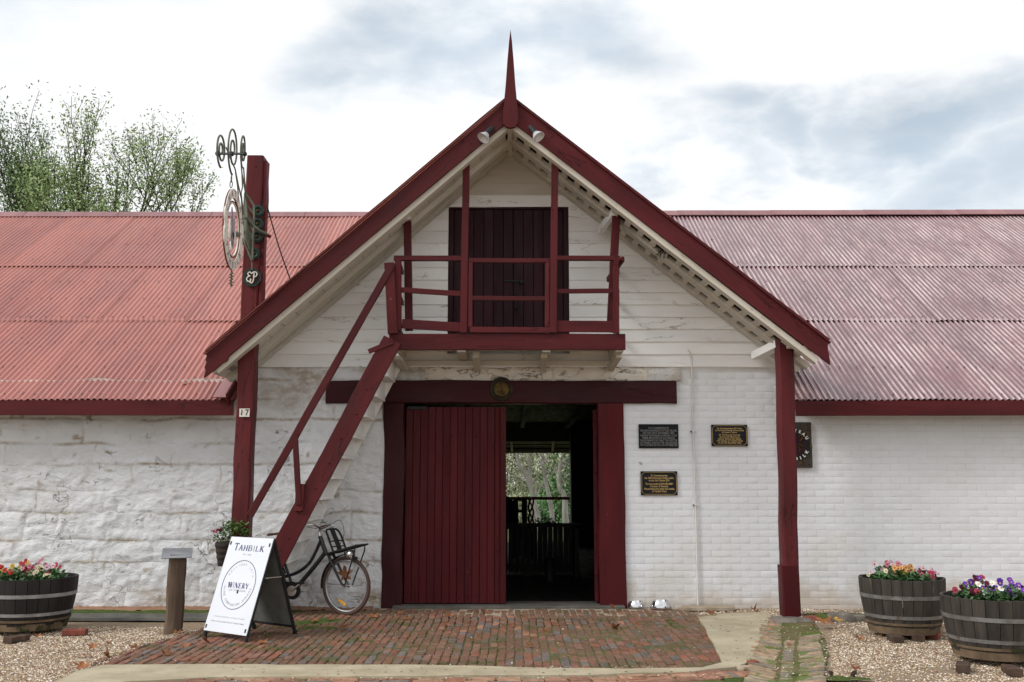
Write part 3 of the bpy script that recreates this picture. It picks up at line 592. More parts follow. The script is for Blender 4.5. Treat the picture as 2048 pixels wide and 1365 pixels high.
# --- gable roof
GRm=MB()
yb=5.2
for s,zf,xe in ((-1,zL,Lt1.x),(1,zR,Rt1.x)):
    GRm.prism([(XA,BY+.03,ZA-.045),(xe*.985,BY+.03,zf(xe*.985)-.045),(xe*.985,BY+.03,zf(xe*.985)-.06),(XA,BY+.03,ZA-.06)],(0,yb,0))
GR=part('gable_roof',GRm,M['darkrust'],B,None,label='steep iron roof of the projecting gable')
for s,sl_,xe in ((-1,sL,Lt1.x),(1,sR,Rt1.x)):
    a=math.atan(sl_); L=abs(xe-XA)/math.cos(a)+.03
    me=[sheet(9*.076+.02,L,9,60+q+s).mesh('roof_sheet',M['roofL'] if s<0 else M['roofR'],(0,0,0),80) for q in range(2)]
    y=BY-.02
    while y<3.6:
        # local x -> across (world Y), local y -> up the slope from the eave
        up=V((-s*math.cos(a),0,math.sin(a))); acr=V((0,1,0)) ; nr=acr.cross(up)
        if nr.z<0: acr=-acr; nr=-nr; oy=y+9*.076
        else: oy=y
        q=basis((0,0,0),acr,up,nr).to_quaternion()
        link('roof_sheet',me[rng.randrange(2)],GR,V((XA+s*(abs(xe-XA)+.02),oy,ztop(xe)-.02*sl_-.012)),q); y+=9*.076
m_=MB(); m_.prism([(XA-.16,BY+.02,ZA-.10),(XA,BY+.02,ZA+.025),(XA+.16,BY+.02,ZA-.10),(XA,BY+.02,ZA+.005)],(0,5.,0)); part('ridge_cap',m_,M['ridge'],GR,None)
# bargeboards
TV=.30
def lz(x,d): return (x,BY,ztop(x)-d)
xe=Lt1.x
lp=[(XA,ZA),(xe,zL(xe)-.01),(xe+.015,zL(xe)-.03),(xe-.005,zL(xe)-.10),(xe+.01,zL(xe)-.12),(xe-.012,zL(xe)-.19),(xe+.004,zL(xe)-.22),(xe-.016,zL(xe)-.31),(xe+.10,zL(xe+.1)-.315),(xe+.2,zL(xe+.2)-.31),(xe+.255,zL(xe+.255)-.33),(xe+.27,zL(xe+.27)-.29),(XA,ZA-TV)]
m_=MB(); m_.prism([(x,BY,z) for x,z in lp],(0,.04,0),gdir=(1,0,sL)); part('bargeboard',m_,M['red'],B,None)
xe=Rt1.x
m_=MB(); m_.prism([(XA,BY,ZA-TV),(xe+.012,BY,zR(xe)-TV+.01),(xe-.002,BY,zR(xe)-.14),(xe-.01,BY,zR(xe)-.12),(xe-.008,BY,zR(xe)),(XA,BY,ZA)],(0,.04,0),gdir=(1,0,-sR)); part('bargeboard',m_,M['red'],B,None)
for s,xe in ((-1,Lt1.x),(1,Rt1.x)):     # capping strip on the barge
    m_=MB(); m_.beam((XA,BY-.015,ZA+.004),(xe,BY-.015,ztop(xe)+.004),.03,.035,(0,1,0),.003,10,.008); part('barge_capping',m_,M['redold'],B)
# finial
m_=MB(); c=aY(1021,250,BY-.05); zb=aY(1021,256,BY-.05).z; zt_=aY(1022,60,BY-.05).z; cx=c.x
prof=[(0,zb),(.05,zb+.01),(.085,zb+.05),(.095,zb+.1),(.092,zb+.2),(.06,zb+.55),(.04,zb+.85),(.018,zb+1.12),(.0,zt_)]
lft=[(cx-a,BY-.055,z) for a,z in prof[1:-1]]; rgt=[(cx+a,BY-.055,z) for a,z in prof[1:-1]]
m_.prism([(cx,BY-.055,zb)]+rgt+[(cx,BY-.055,zt_)]+lft[::-1],(0,.055,0),gdir=(0,0,1)); part('finial',m_,M['red'],B,None)
# rafters of the gable overhang
ry=[(-1.03,.14),(-.55,.18),(-.12,.16)]
for s,xe in ((-1,Lt1.x),(1,Rt1.x)):
    a=math.atan(sL if s<0 else sR)
    for k,(y,w_) in enumerate(ry):
        x0=XA+s*.03; x1=XA+s*(abs(xe-XA)-(.12 if k==0 else .1)); d=.332+(.02 if (k==1 and s<0) else 0)
        m_=MB(); m_.beam((x0,y,ztop(x0)-d),(x1,y,ztop(x1)-d),w_,.07+(.03 if (k==1 and s<0) else 0),(0,1,0),.004,8,.006); part('gable_rafter',m_,M['cream'],B)
    # white lining or open battens between rafters
    x=.06; full=abs(xe-XA)-.15
    if s<0:
        while x<full:
            xx0=XA+s*x; xx1=XA+s*min(x+.16,full); m_=MB(); zc=.325
            m_.beam(((xx0+xx1)/2,-1.1,ztop((xx0+xx1)/2)-zc),((xx0+xx1)/2,-.04,ztop((xx0+xx1)/2)-zc),.16/math.cos(a)*.985,.02,(math.cos(a),0,-s*math.sin(a)),.002); part('soffit_board',m_,M['cream'],B); x+=.162
    else:
        while x<full:
            xc=XA+s*x; m_=MB(); m_.beam((xc,-1.1,ztop(xc)-.325),(xc,-.04,ztop(xc)-.325),.085,.028,(math.cos(a),0,-s*math.sin(a)),.003); part('soffit_batten',m_,M['cream'],B); x+=.158
m_=MB(); m_.box((XA-.03,BY+.05,ZA-.40),(XA+.03,-.02,ZA-.2),.004,ax=1); part('ridge_beam',m_,M['cream'],B)
# --- posts under the gable
pl=MB(); x0=aY(487,1060,-.8).x; x1=aY(510,330,-.95).x
zt_=aY(512,310,-.98).z
pl.beam((x0-.01,-.86,-.05),(x1,-.865,zt_),.205,.2,(1,0,0),.016,18,.014); part('veranda_post',pl,M['redold'],B,label='tall red post left of the door carrying the hanging sign')
pl=MB(); pl.beam((x1+.135,-.9,ztop(x1+.1)+.03),(x1+.125,-.87,zt_-.06),.045,.13,(1,0,0),.005,8,.01); part('post_cleat',pl,M['redold'],B)
xr0=aY(1584,1200,-.8).x; xr1=aY(1573,690,-.8).x; zr=aY(1573,676,-.8).z
pl=MB(); pl.beam((xr0,-.7,-.05),(xr1,-.7,zr),.195,.195,(1,0,0),.025,18,.009); VP=part('veranda_post',pl,M['redold'],B,label='red timber post right of the door')
pl=MB(); pl.beam((xr0,-.7,-.05),(xr0-.005,-.7,aY(1584,1132,-.8).z),.208,.21,(1,0,0),.014,4,.006); part('post_sleeve',pl,M['reddoor'],VP)
br=MB(); p0=aY(1512,712,-.1); p1=aY(1560,688,-.65); br.beam(p0,p1,.1,.14,(0,0,1),.005); part('tie_beam',br,M['white'],B)
br=MB(); q=aY(1583,686,-.85); br.box((q.x-.05,-.98,q.z-.07),(q.x+.05,.1,q.z+.06),.01,ax=1); part('wall_plate',br,M['cream'],B)
br=MB(); q=aY(532,700,-.1); br.box((q.x-.1,-.7,q.z-.05),(q.x+.05,-.02,q.z+.05),.01,ax=1); part('wall_plate',br,M['white'],B)
br=MB(); q=aY(1605,692,-.95); br.box((q.x-.04,-1.1,q.z-.05),(q.x+.14,-.2,q.z-.02),.005,ax=1); part('soffit_board',br,M['cream'],B)
# --- balcony
FY=-.95
bz1=aY(1000,668,FY).z; bz0=aY(1000,700,FY).z; bxa=aY(778,684,FY).x; bxb=aY(1251,684,FY).x
dk=MB(); dk.box((bxa+.02,FY+.05,bz0+.1),(bxb-.02,-.04,bz0+.135),0); BAL=part('balcony',dk,M['cream'],B,label='red railed loading balcony in front of the loft door')
m_=MB(); m_.beam((bxa,FY+.02,(bz0+bz1)/2),(bxb,FY+.02,(bz0+bz1)/2),.04,bz1-bz0,(0,1,0),.004,8,.003); part('balcony_fascia',m_,M['red'],BAL)
for xs_ in (bxa+.06,-.62,.42,bxb-.07):
    m_=MB(); m_.box((xs_-.05,FY+.04,bz0-.02),(xs_+.05,-.04,bz0+.098),.004,ax=1); part('joist',m_,M['cream'],BAL)
for xs_,dx in ((bxa+.1,.1),(bxb-.1,-.1),(-.45,0),(.4,0)):
    m_=MB(); m_.beam((xs_,-.06,ZB-.02),(xs_-dx*.5,FY+.3,bz0-.02),.08,.08,(1,0,0),.004); part('bracket',m_,M['cream'],BAL)
m_=MB(); m_.box((bxa+.1,-.09,ZB+.02),(bxb-.05,-.04,bz0-.03),.003); part('ledger',m_,M['cream'],BAL)
def fb(name,a,b,w,h,mt='red',y=FY,y2=None,seg=3):
    m_=MB(); p=aY(a[0],a[1],y); q=aY(b[0],b[1],y if y2 is None else y2); m_.beam(p,q,w,h,(0,1,0),.004,seg,.004); part(name,m_,M[mt],BAL)
fb('rail',(788,517),(924,517.5),.07,.06); fb('rail',(803,580),(921,588),.035,.065); fb('kick_board',(804,648),(921,655),.03,.115)
fb('rail',(1111,517),(1240,517.5),.07,.055); fb('rail',(1110,583),(1229,582),.035,.055); fb('kick_board',(1110,653),(1230,654),.03,.14)
fb('corner_post',(797,662),(796,515),.07,.075); fb('corner_post',(1233,667),(1232,513),.07,.07)
fb('hanging_post',(927,666),(933,312),.07,.085,seg=8); fb('hanging_post',(1106,666),(1110,312),.07,.085,seg=8)
fb('newel_post',(786,668),(779,527),.09,.12,y=FY-.02)
fb('rear_post',(818,662),(815,440),.06,.095,y=-.72,seg=5); fb('rear_post',(1221,665),(1233,420),.06,.1,y=-.72,seg=5)
fb('post_cap',(809,437),(821,433),.12,.075,'white',y=-.78,seg=1); fb('post_cap',(1226,417),(1238,413),.12,.08,'white',y=-.8,seg=1)
m_=MB(); m_.beam(aY(1228,424,-.75),aY(1200,462,-.15),.06,.1,(1,0,0),.004); part('brace',m_,M['white'],BAL)
for zpx in (517,583,654):
    a=aY(797,zpx,FY); m_=MB(); m_.beam((a.x-.02,FY,a.z),(a.x-.05,-.06,a.z+.01),.04,.06,(1,0,0),.004,2); part('side_rail',m_,M['red'],BAL)
    a=aY(1235,zpx,FY); m_=MB(); m_.beam((a.x+.0,FY-.02,a.z),(a.x+.1,-.06,a.z+.01),.04,.06,(1,0,0),.004,2); part('side_rail',m_,M['red'],BAL)
m_=MB(); m_.beam(aY(1246,518,-.8),aY(1216,560,-.35),.04,.07,(1,0,0),.004); part('brace',m_,M['red'],BAL)
gt=MB(); p=aY(938,522,FY-.01); q=aY(1099,522,FY-.01); gt.beam(p,q,.05,.055,(0,1,0),.004,4,.004)
GT=part('gate',gt,M['redold'],BAL,label='small gate in the middle of the balcony rail')
for a,b,h in (((945,597),(1090,598),.055),((940,660),(1099,661),.07)):
    m_=MB(); m_.beam(aY(*a,FY-.01),aY(*b,FY-.01),.035,h,(0,1,0),.004,4,.004); o=link('gate_rail',m_.mesh('gate_rail',M['redold'],wo(BAL),35),BAL)
for x_ in (941,1094):
    m_=MB(); m_.beam(aY(x_,654,FY-.01),aY(x_+1,526,FY-.01),.04,.05,(0,1,0),.004,3,.004); o=link('gate_stile',m_.mesh('gate_stile',M['redold'],wo(BAL),35),BAL)
# --- staircase
s0=aY(779,692,FY); s1=aY(541,1140,FY); dirn=(s1-s0).normalized(); sb=s0+dirn*((s0.z-.0)/-dirn.z)
st=MB(); off=V((0,.0,0)); st.beam(s0-dirn*.08,sb,.045,.235,(0,1,0),.004,14,.006)
ST=part('staircase',st,M['redold'],B,label='steep red and white timber stair up to the balcony')
pts=[s0+dirn*t for t in (0,.5)]
m_=MB(); m_.beam(s0-dirn*.02+V((.04,-.03,.03)),s0+dirn*.22+V((-.15,-.03,.12)),.02,.06,(0,1,0)); part('strap',m_,M['redold'],ST)
m_=MB(); m_.beam(s0+V((0.03,FY*-1-.10,0)),sb+V((0.03,-FY-.10,0)),.04,.2,(0,1,0),.004,10,.006); part('stringer',m_,M['white'],ST)
nst=13; rise=(s0.z)/nst
for i in range(nst):
    z=s0.z-rise*(i+.35); p=s0+dirn*((s0.z-z)/-dirn.z)
    if z<.05: break
    hw=.10
    run=rise*dirn.x/-dirn.z*-1; nx_=p.x+.012; m_=MB(); m_.box((nx_-.03,FY+.03,z-.035),(nx_+abs(run)+.012,-.125,z),.004,ax=1); part('tread',m_,M['white'],ST)
    m_=MB(); m_.box((nx_-.01,FY+.03,z-rise+.002),(nx_+.01,-.125,z-.036),.003,ax=1); part('riser',m_,M['white'],ST)
m_=MB(); m_.beam(aY(783,532,FY-.06),aY(500,1032,FY-.02),.05,.085,(0,1,0),.005,10,.006); part('handrail',m_,M['redold'],ST)
m_=MB(); m_.beam(aY(590,868,FY-.05),aY(598,1010,FY-.05),.04,.065,(0,1,0),.004,3,.003); part('baluster',m_,M['redold'],ST)
m_=MB(); m_.beam(aY(601,968,FY-.03),aY(598,1022,FY-.03),.05,.1,(0,1,0),.006); part('baluster_block',m_,M['redold'],ST)
for k in range(9):
    m_=MB(); p=s0+dirn*(.6+k*.33); m_.lathe([(.013,0),(.01,.008),(0,.01)],p+V((U(-.04,.04),-.023,0)),8,Matrix.Rotation(rad(90),3,'X')); part('bolt',m_,M['redold'],ST)
# ================= THINGS ON THE BUILDING =================
# floodlights
for (px,py,s,lab) in ((978,268,-1,'small black and silver floodlight under the left bargeboard near the peak'),(1066,266,1,'small black and silver floodlight under the right bargeboard near the peak')):
    c=aY(px,py,-1.2); t=thing('floodlight',lab,'floodlight',c,'floodlights at the gable peak')
    m_=MB(); d=V((s*.5,-.35,-.75)).normalized(); a=c+V((-s*.03,-.0,.07)); m_.tube([a+V((0,.05,.02)),a,a+d*.03,a+d*.12],[.012,.03,.035,.04],10); part('housing',m_,M['blackm'],t)
    m_=MB(); q=d.to_track_quat('Z','Y').to_matrix(); m_.lathe([(.035,0),(.045,.02),(.075,.07),(.08,.085),(.076,.085),(.05,.06),(0,.05)],a+d*.11,16,q); part('lamp_shade',m_,M['lamp'],t,50)
# medallion over the door
c=aY(1003,779,-.055); t=thing('medallion','round aged bronze medallion on the lintel above the door','medallion',c)
RX=Matrix.Rotation(rad(90),3,'X')
m_=MB(); R_=.158; m_.lathe([(R_,-.01),(R_,.015),(R_-.006,.02),(R_-.012,.015),(R_-.04,.015),(R_-.043,.021),(R_-.049,.015),(0,.015)],c,40,RX); part('disc',m_,M['bronzed'],t,40)
m_=MB(); rr=random.Random(5)
def reli(i,j):
    n=22; u=(i/n-.5)*2; v=(j/n-.5)*2; r=math.hypot(u,v); R2=.1
    h=.0165+.012*max(0,1-r**4)*(.55+1.1*mn.noise(V((u*3,v*3.4,3)))+.5*mn.noise(V((u*8,v*9,1))))
    if r>1: k=1/r; u*=k; v*=k; h=.012
    return V((c.x+u*R2,c.y-h,c.z+v*R2)),None,0.
m_.grid(lambda i,j:reli(i,j),22,22); part('relief',m_,M['bronze'],t,60)
m_=MB(); s_='CIRCVS VINI ET HORTI MCMLX '
for k,chh in enumerate('MEMBER OF THE SOCIETY OF WINE ESTD 1860 '):
    if chh==' ': continue
    me=text(chh,.024); a=PI/2-2*PI*k/40; X=V((math.sin(a),0,-math.cos(a))); Zu=V((math.cos(a),0,math.sin(a)))
    m_.merge(me,basis(c+Zu*.129+V((0,-.0165,0)),X,Zu,V((0,-1,0))))
# only relief marks, kept unreadable as in the photograph
del m_
# plaques
def plaque(px0,py0,px1,py1,lines,lab,base,ink,sizes,border,tilt=0.):
    a=aY(px0,py0,-.012); b=aY(px1,py1,-.012); c=(a+b)/2; w=b.x-a.x; h=a.z-b.z; t=thing('plaque',lab,'plaque',c,'plaques on the brick wall')
    m_=MB(); m_.box((c.x-w/2,-.03,c.z-h/2),(c.x+w/2,-.006,c.z+h/2),.002); part('plate',m_,base,t)
    m_=MB(); n=len(lines); y=c.z+h/2-(.13 if border else .12)*h
    tot=sum(s for _,s in sizes) ; yy=y; avail=h*(.76 if border else .8)
    for (ln,s) in zip(lines,sizes):
        st=avail*s[1]/tot; yy-=st*.5
        if ln:
            me=text(ln,1.,off=.012); xsx=[v.co.x for v in me.vertices]; wd=max(xsx)-min(xsx); fs=st*1.12; wx=min(fs,w*s[0]/wd) if s[0]<0 else w*s[0]/wd
            m_.merge(me,basis((c.x,-.0315,yy),(wx,0,0),(0,0,fs),(0,-1,0)))
        yy-=st*.5
    part('lettering',m_,ink,t,None)
    if border:
        m_=MB(); e=.012; k=.035; x0,x1,z0,z1=c.x-w/2+e,c.x+w/2-e,c.z-h/2+e,c.z+h/2-e
        pts=[(x0+k,z1),(x1-k,z1),(x1,z1-k),(x1,z0+k),(x1-k,z0),(x0+k,z0),(x0,z0+k),(x0,z1-k)]
        m_.tube([V((x,-.031,z)) for x,z in pts],.0028,4,closed=True); part('border_line',m_,ink,t,None)
plaque(1277,849,1357,897,['TO COMMEMORATE','THE 100TH ANNIVERSARY OF THESE CELLARS,','ON THE 24TH SEPTEMBER 1960.','THE RIGHT HONOURABLE R.G.MENZIES, C.H.,M.P.','PRIME MINISTER OF AUSTRALIA,','PLACED BEHIND THIS TABLET TWO BOTTLES','OF TAHBILK WINE OF THE 1960 VINTAGE','NOT TO BE REMOVED UNTIL 24TH SEPTEMBER 2060'],'dark slate plaque with grey lettering beside the doorway, upper left of the three',M['plqstone'],M['silver'],[(.52,1),(.93,1),(.8,1),(.93,1),(.82,1),(.93,1),(.93,1),(.93,.85)],False)
plaque(1422,850,1495,893,['To Commemorate 100 Years','of Purbrick Family Ownership','of these Cellars','','97 YO Bonnie Purbrick','the Family Matriarch','placed behind this tablet','two bottles of Tahbilk Wine','on the 4th December 2025'],'shiny black plaque with gold lettering right of the thin white conduit',M['plqblack'],M['gold'],[(.7,1),(.8,1),(.42,1),(.1,.35),(.6,1),(.56,1),(.64,1),(.72,1),(.64,1)],True)
plaque(1281,943,1355,991,['To Commemorate','the 150th Anniversary of these cellars','on the 16th October 2010','','The honourable JOHN BRUMBY','Premier of Victoria','Placed behind this tablet two bottles','of Tahbilk Wine'],'shiny black plaque with gold lettering, lowest of the three, left of the conduit',M['plqblack'],M['gold'],[(.46,1),(.8,1),(.56,1),(.1,.4),(.76,1),(.48,1),(.82,1),(.4,1)],True)
# small hook in the wall
m_=MB(); c=aY(1281,927,-.01); m_.tube([c+V((-.02,0,.005)),c+V((0,-.02,.01)),c+V((.015,-.02,-.005)),c+V((.0,-.015,-.02))],.004,5); solo('wall_hook',m_,M['blackm'],'tiny rusty hook in the white wall between the two left plaques','hook',c)
# conduit
t=thing('conduit','thin white conduit pipe running down the white brick wall','pipe',aY(1388,1208,-.03))
m_=MB(); m_.tube([aY(px,py,-.03) for px,py in ((1376,700),(1380,706),(1383,722),(1384,760),(1386,850),(1389,940),(1391,1010),(1394,1110),(1396,1210))],.012,8); part('pipe',m_,M['plastw'],t)
for px,py in ((1386.5,863),(1391,1010)):
    m_=MB(); c=aY(px,py,-.03); m_.box((c.x-.035,-.04,c.z-.012),(c.x+.035,-.008,c.z+.012),.003); part('pipe_clip',m_,M['plastw'],t)
    m_=MB(); c=c+V((-.028,-.014,-.004)); m_.lathe([(.012,0),(.008,.008),(0,.01)],c,7,RX); part('rusty_screw',m_,M['redbrick'],t)
# house number
c=aY(489,826,-.99); t=thing('number_plate','small white number plate reading 17 on the left red post','number plate',c)
for k,dg in enumerate('17'):
    m_=MB(); x=c.x+(-.031 if k==0 else .031); m_.box((x-.03,-.995,c.z-.05),(x+.03,-.985,c.z+.05),.002); tl=part('tile',m_,M['signcream'],t)
    m_=MB(); m_.merge(text(dg,.1,off=.002),basis((x,-.9965,c.z),(.85,0,0),(0,0,1),(0,-1,0))); part('digit',m_,M['plqblack'],tl,None)
# dark timber sign behind right post
x0,x1=aY(1558,890,-.03).x,aY(1623,890,-.03).x; z0,z1=aY(1600,936,-.03).z,aY(1600,845,-.03).z; c=V(((x0+x1)/2,-.03,(z0+z1)/2))
t=thing('timber_sign','dark weathered timber sign with painted oval crest half hidden behind the right post','sign',c)
n=2
for k in range(3):
    m_=MB(); a=x0+(x1-x0)*k/3; b=x0+(x1-x0)*(k+1)/3; m_.beam(((a+b)/2,-.03,z0),((a+b)/2,-.03,z1),b-a-.001,.045,(1,0,0),.003,4,.002); part('plank',m_,M['signwood'],t)
m_=MB()
def ell(a,b,y,n=32): return [V((c.x+a*math.cos(2*PI*i/n),y,c.z+b*math.sin(2*PI*i/n))) for i in range(n)]
m_.prism(ell(.185,.205,-.056),(0,.004,0)); part('oval_panel',m_,M['plqblack'],t,None)
m_=MB(); m_.prism(ell(.135,.15,-.06),(0,.004,0)); part('inner_oval',m_,M['maroon'],t,None)
m_=MB()
for word,a0,a1,fl in (('CHATEAU',rad(150),rad(30),1),('TAHBILK',rad(212),rad(328),-1)):
    for k,ch_ in enumerate(word):
        a=a0+(a1-a0)*k/(len(word)-1); p=V((c.x+.162*math.cos(a),-.062,c.z+.178*math.sin(a))); Zu=V((math.cos(a),0,math.sin(a)))*fl; X=V((Zu.z,0,-Zu.x)); m_.merge(text(ch_,.052,off=.003),basis(p,X,Zu,V((0,-1,0))))
part('lettering',m_,M['signcream'],t,None)
m_=MB()
m_.tube([V((c.x+dx,-.066,c.z+dz)) for dx,dz in ((.05,.05),(.07,.065),(.085,.09),(.08,.115),(.06,.12),(.05,.105))],.007,5); m_.tube([V((c.x+dx,-.066,c.z+dz)) for dx,dz in ((.03,-.01),(.05,0),(.07,-.015),(.09,-.01))],.011,5); m_.tube([V((c.x+dx,-.066,c.z+dz)) for dx,dz in ((.02,-.03),(.05,-.05),(.04,-.085))],.009,5)
m_.tube([V((c.x-dx,-.066,c.z+dz)) for dx,dz in ((.05,.05),(.07,.065),(.085,.09),(.08,.115),(.06,.12))],.007,5)
part('painted_scroll',m_,M['bronze'],t)
m_=MB()
for dx,dz in ((.17,.16),(.2,-.02),(.05,-.235),(-.17,.16)):
    m_.prism([V((c.x+dx+.022*math.cos(2*PI*i/8)*(1 if i%2 else .5),-.056,c.z+dz+.03*math.sin(2*PI*i/8)*(1 if i%2 else .5))) for i in range(8)],(0,.004,0))
part('painted_leaf',m_,M['bronze'],t,None,kind='stuff')
for dx,dz in ((.16,.25),(.16,-.25),(-.16,.25),(-.16,-.25)):
    m_=MB(); m_.lathe([(.01,0),(.008,.006),(0,.007)],c+V((dx,-.022,dz)),8,RX); part('screw',m_,M['blackm'],t)
# ---- hanging sign on the left post, all in the plane X=SX that sticks out from the post
SX=-3.25
def S(px,py): return aX(px,py,SX)
t=thing('sign_bracket','grey green wrought iron scroll bracket at the top of the left red post','bracket',S(500,520))
def spiral(c,ry0,rz0,turns,start,n=60,k=.22,sgn=1):
    pts=[]
    for i in range(n+1):
        f=i/n; a=start+sgn*2*PI*turns*f; s_=1-(1-k)*f; pts.append(V((SX,c.y+ry0*s_*math.cos(a),c.z+rz0*s_*math.sin(a))))
    return pts
def flat(pts,w,th=.012,mb=None):
    mb.tube(pts,w,6)
for (a,b,y0,y1,nm) in ((433,452,264,337,0),(455,477,248,352,1),(481,491.5,264,338,2)):
    p=S(a,(y0+y1)/2); q=S(b,(y0+y1)/2); cy=(p.y+q.y)/2; cc=V((SX,cy,(S((a+b)/2,y0).z+S((a+b)/2,y1).z)/2)); ry=(q.y-p.y)/2; rz=(S((a+b)/2,y0).z-S((a+b)/2,y1).z)/2
    m_=MB(); flat(spiral(cc,ry,rz,1.85,-PI/2 if nm!=1 else -PI/2,k=.2,n=70,sgn=-1),.0115,mb=m_); part('scroll',m_,M['bracket'],t)
m_=MB(); m_.tube([S(435,308),S(492,308)],.014,8)
for px in (436,463,489): m_.lathe([(.0,-.03),(.03,-.015),(.03,.015),(0,.03)],S(px,308),8,Matrix.Rotation(rad(90),3,'X'))
part('cross_bar',m_,M['green'],t)
m_=MB()
for pts in ([(452,295),(464,325),(470,338),(476,368),(483,400),(485,440),(487,470)],[(471,345),(475,372),(478,410),(482,450),(486,490)],[(482,325),(484,350),(485,375),(482,386),(487,430)],[(487,335),(489,360),(491,385),(494,400)],[(484,348),(488,370),(492,395)]):
    m_.tube([S(*p) for p in pts],.009,5)
part('stem',m_,M['bracket'],t)
m_=MB()
for k in range(7):
    f=k/6; xa=488+f*1.5; ya=395+f*52
    m_.tube([aY(491-f*5,390+f*62,-1.1),aY(494-f*3,430+f*45,-1.12),aY(499-f*1,478+f*18,-1.1),aY(505,518+f*3,-1.03)],[.011,.014,.012,.008],5)
S2=lambda a,b: aY(a,b,-1.1)
m_.tube([S2(491,386),S2(498,396),S2(508,412),S2(508,440),S2(506,480),S2(505,520)],.013,5); m_.tube([S2(490,386),S2(488,420),S2(487,450),S2(491,490),S2(504,522)],.014,5)
for k in range(4): m_.tube([S2(490+k,405+k*16),S2(498+k,416+k*18),S2(507,428+k*18)],.011,5)
part('leaf_frame',m_,M['bracket'],t)
m_=MB(); pts=[aY(px,py,Y) for px,py,Y in ((487,436,-1.2),(495,437,-1.15),(506,452,-1.1),(518,462,-1.05),(530,467,-1.02),(538,472,-.99))]; m_.tube(pts,[.012,.02,.024,.026,.022,.014],6); part('tendril',m_,M['bracket'],t)
m_=MB(); m_.tube([aY(524,466,-1.0),aY(541,474,-1.0)],.022,6); part('stay',m_,M['redold'],t)
m_=MB(); m_.tube([S(471,470),S(478,468),S(487,464)],[.03,.025,.03],7)
for k in range(10): p=S(476+U(-4,6),468+U(-6,6)); m_.lathe([(0,-.012),(.014,0),(0,.014)],p,6)
part('grape_bunch',m_,M['bracket'],t)
for k,(px,py) in enumerate(((515,422),(514,448),(513,473),(507,507))):
    c=aY(px,py,-1.0); m_=MB(); m_.lathe([(.078,0),(.078,.02),(.05,.026),(.035,.014),(0,.014)],c+V((0,.02,0)),20,RX); d_=part('rosette',m_,M['green'],t,40)
    m_=MB(); m_.lathe([(.02,0),(.014,.01),(0,.014)],c+V((0,.004,0)),8,RX); part('bolt',m_,M['bronze'],d_)
m_=MB(); m_.lathe([(.018,0),(.014,.01),(0,.014)],aY(512,333,-1.065),8,RX); solo('post_bolt',m_,M['redold'],'painted bolt head near the top of the left red post','bolt',aY(512,333,-1.06))
# the oval hanging sign
cS=(S(463,376)+S(463,541))*.5; cS=V((SX,(S(444.5,458).y+S(482,458).y)/2,(S(463,376).z+S(463,541).z)/2)); ra=(S(482,458).y-S(444.5,458).y)/2*.98; rb=(S(463,376).z-S(463,541).z)/2
t=thing('hanging_sign','oval cream painted hanging sign with lettering seen nearly edge on','sign',cS)
def oval(k,x,n=48,a0=0): return [V((x,cS.y+ra*k*math.cos(2*PI*i/n),cS.z+rb*k*math.sin(2*PI*i/n))) for i in range(n)]
def ring(mb,k0,k1,xa,xb,n=48,mi=0):
    A=oval(k1,xa,n);Bq=oval(k0,xa,n);C=oval(k1,xb,n);D=oval(k0,xb,n); vs=A+Bq+C+D; fs=[]
    for i in range(n):
        j=(i+1)%n; fs+=[(i,j,n+j,n+i),(2*n+i,3*n+i,3*n+j,2*n+j),(i,2*n+i,2*n+j,j),(n+i,n+j,3*n+j,3*n+i)]
    mb.add(vs,fs,None,mi)
m_=MB(); ring(m_,.78,1.0,SX-.004,SX+.014); part('ring_edge',m_,M['signedge'],t,40)
m_=MB(); ring(m_,.775,1.005,SX+.0145,SX+.024); part('ring',m_,M['signcream'],t,40)
m_=MB(); ring(m_,.68,.71,SX-.006,SX+.012); part('inner_ring',m_,M['signedge'],t,40)
m_=MB(); ring(m_,.64,.665,SX+.0,SX+.014); part('inner_band',m_,M['signcream'],t,40)
m_=MB()
for word,a0,a1,fl in (('CHATEAU',rad(155),rad(25),1),('TAHBILK',rad(215),rad(325),-1)):
    for k,ch_ in enumerate(word):
        a=a0+(a1-a0)*k/(len(word)-1); p=V((SX+.026,cS.y+.89*ra*math.cos(a),cS.z+.89*rb*math.sin(a))); Zu=V((0,math.cos(a),math.sin(a)))*fl; X=V((0,Zu.z,-Zu.y)); m_.merge(text(ch_,.1,off=.004),basis(p,X,Zu,V((1,0,0))))
part('lettering',m_,M['purple'],t,None)
def blob(cy,cz,w,h,seed,n=14): return [V((SX+.0,cS.y+cy+w*math.cos(2*PI*i/n)*(1+.25*ns(i*1.1,seed,0)),cS.z+cz+h*math.sin(2*PI*i/n)*(1+.3*ns(seed,i*1.3,0)))) for i in range(n)]
for (cy,cz,w,h,mk_) in ((-.05,.06,.035,.17,'purple'),(.03,.02,.045,.14,'purple'),(-.11,-.02,.03,.12,'signcream'),(.0,-.12,.06,.09,'purple'),(.09,-.06,.03,.1,'signcream'),(-.04,-.2,.03,.06,'signcream')):
    m_=MB(); m_.prism(blob(cy,cz,w,h,cy*50+3),(.014,0,0)); part('cutout_figure',m_,M[mk_],t,None)
for (ang,w,h) in ((rad(168),.06,.1),(rad(195),.05,.13),(rad(8),.05,.1),(rad(-20),.05,.16)):
    m_=MB(); m_.prism([v+V((.012,0,0)) for v in blob(ra*.98*math.cos(ang),rb*.98*math.sin(ang),w*.7,h*.8,ang)],(.016,0,0)); part('ribbon_end',m_,M['signcream'],t,None)
m_=MB(); ct=S(463,540)
for k in range(9):
    z=ct.z-.03-k*.018; m_.tube([V((SX,ct.y,z)),V((SX+.02*(-1)**k,ct.y+.02*(-1)**k,z-.012))],[.014,.004],5)
m_.tube([V((SX,ct.y,ct.z+.02)),V((SX,ct.y,ct.z-.2))],.01,6); part('finial_cone',m_,M['bracket'],t)
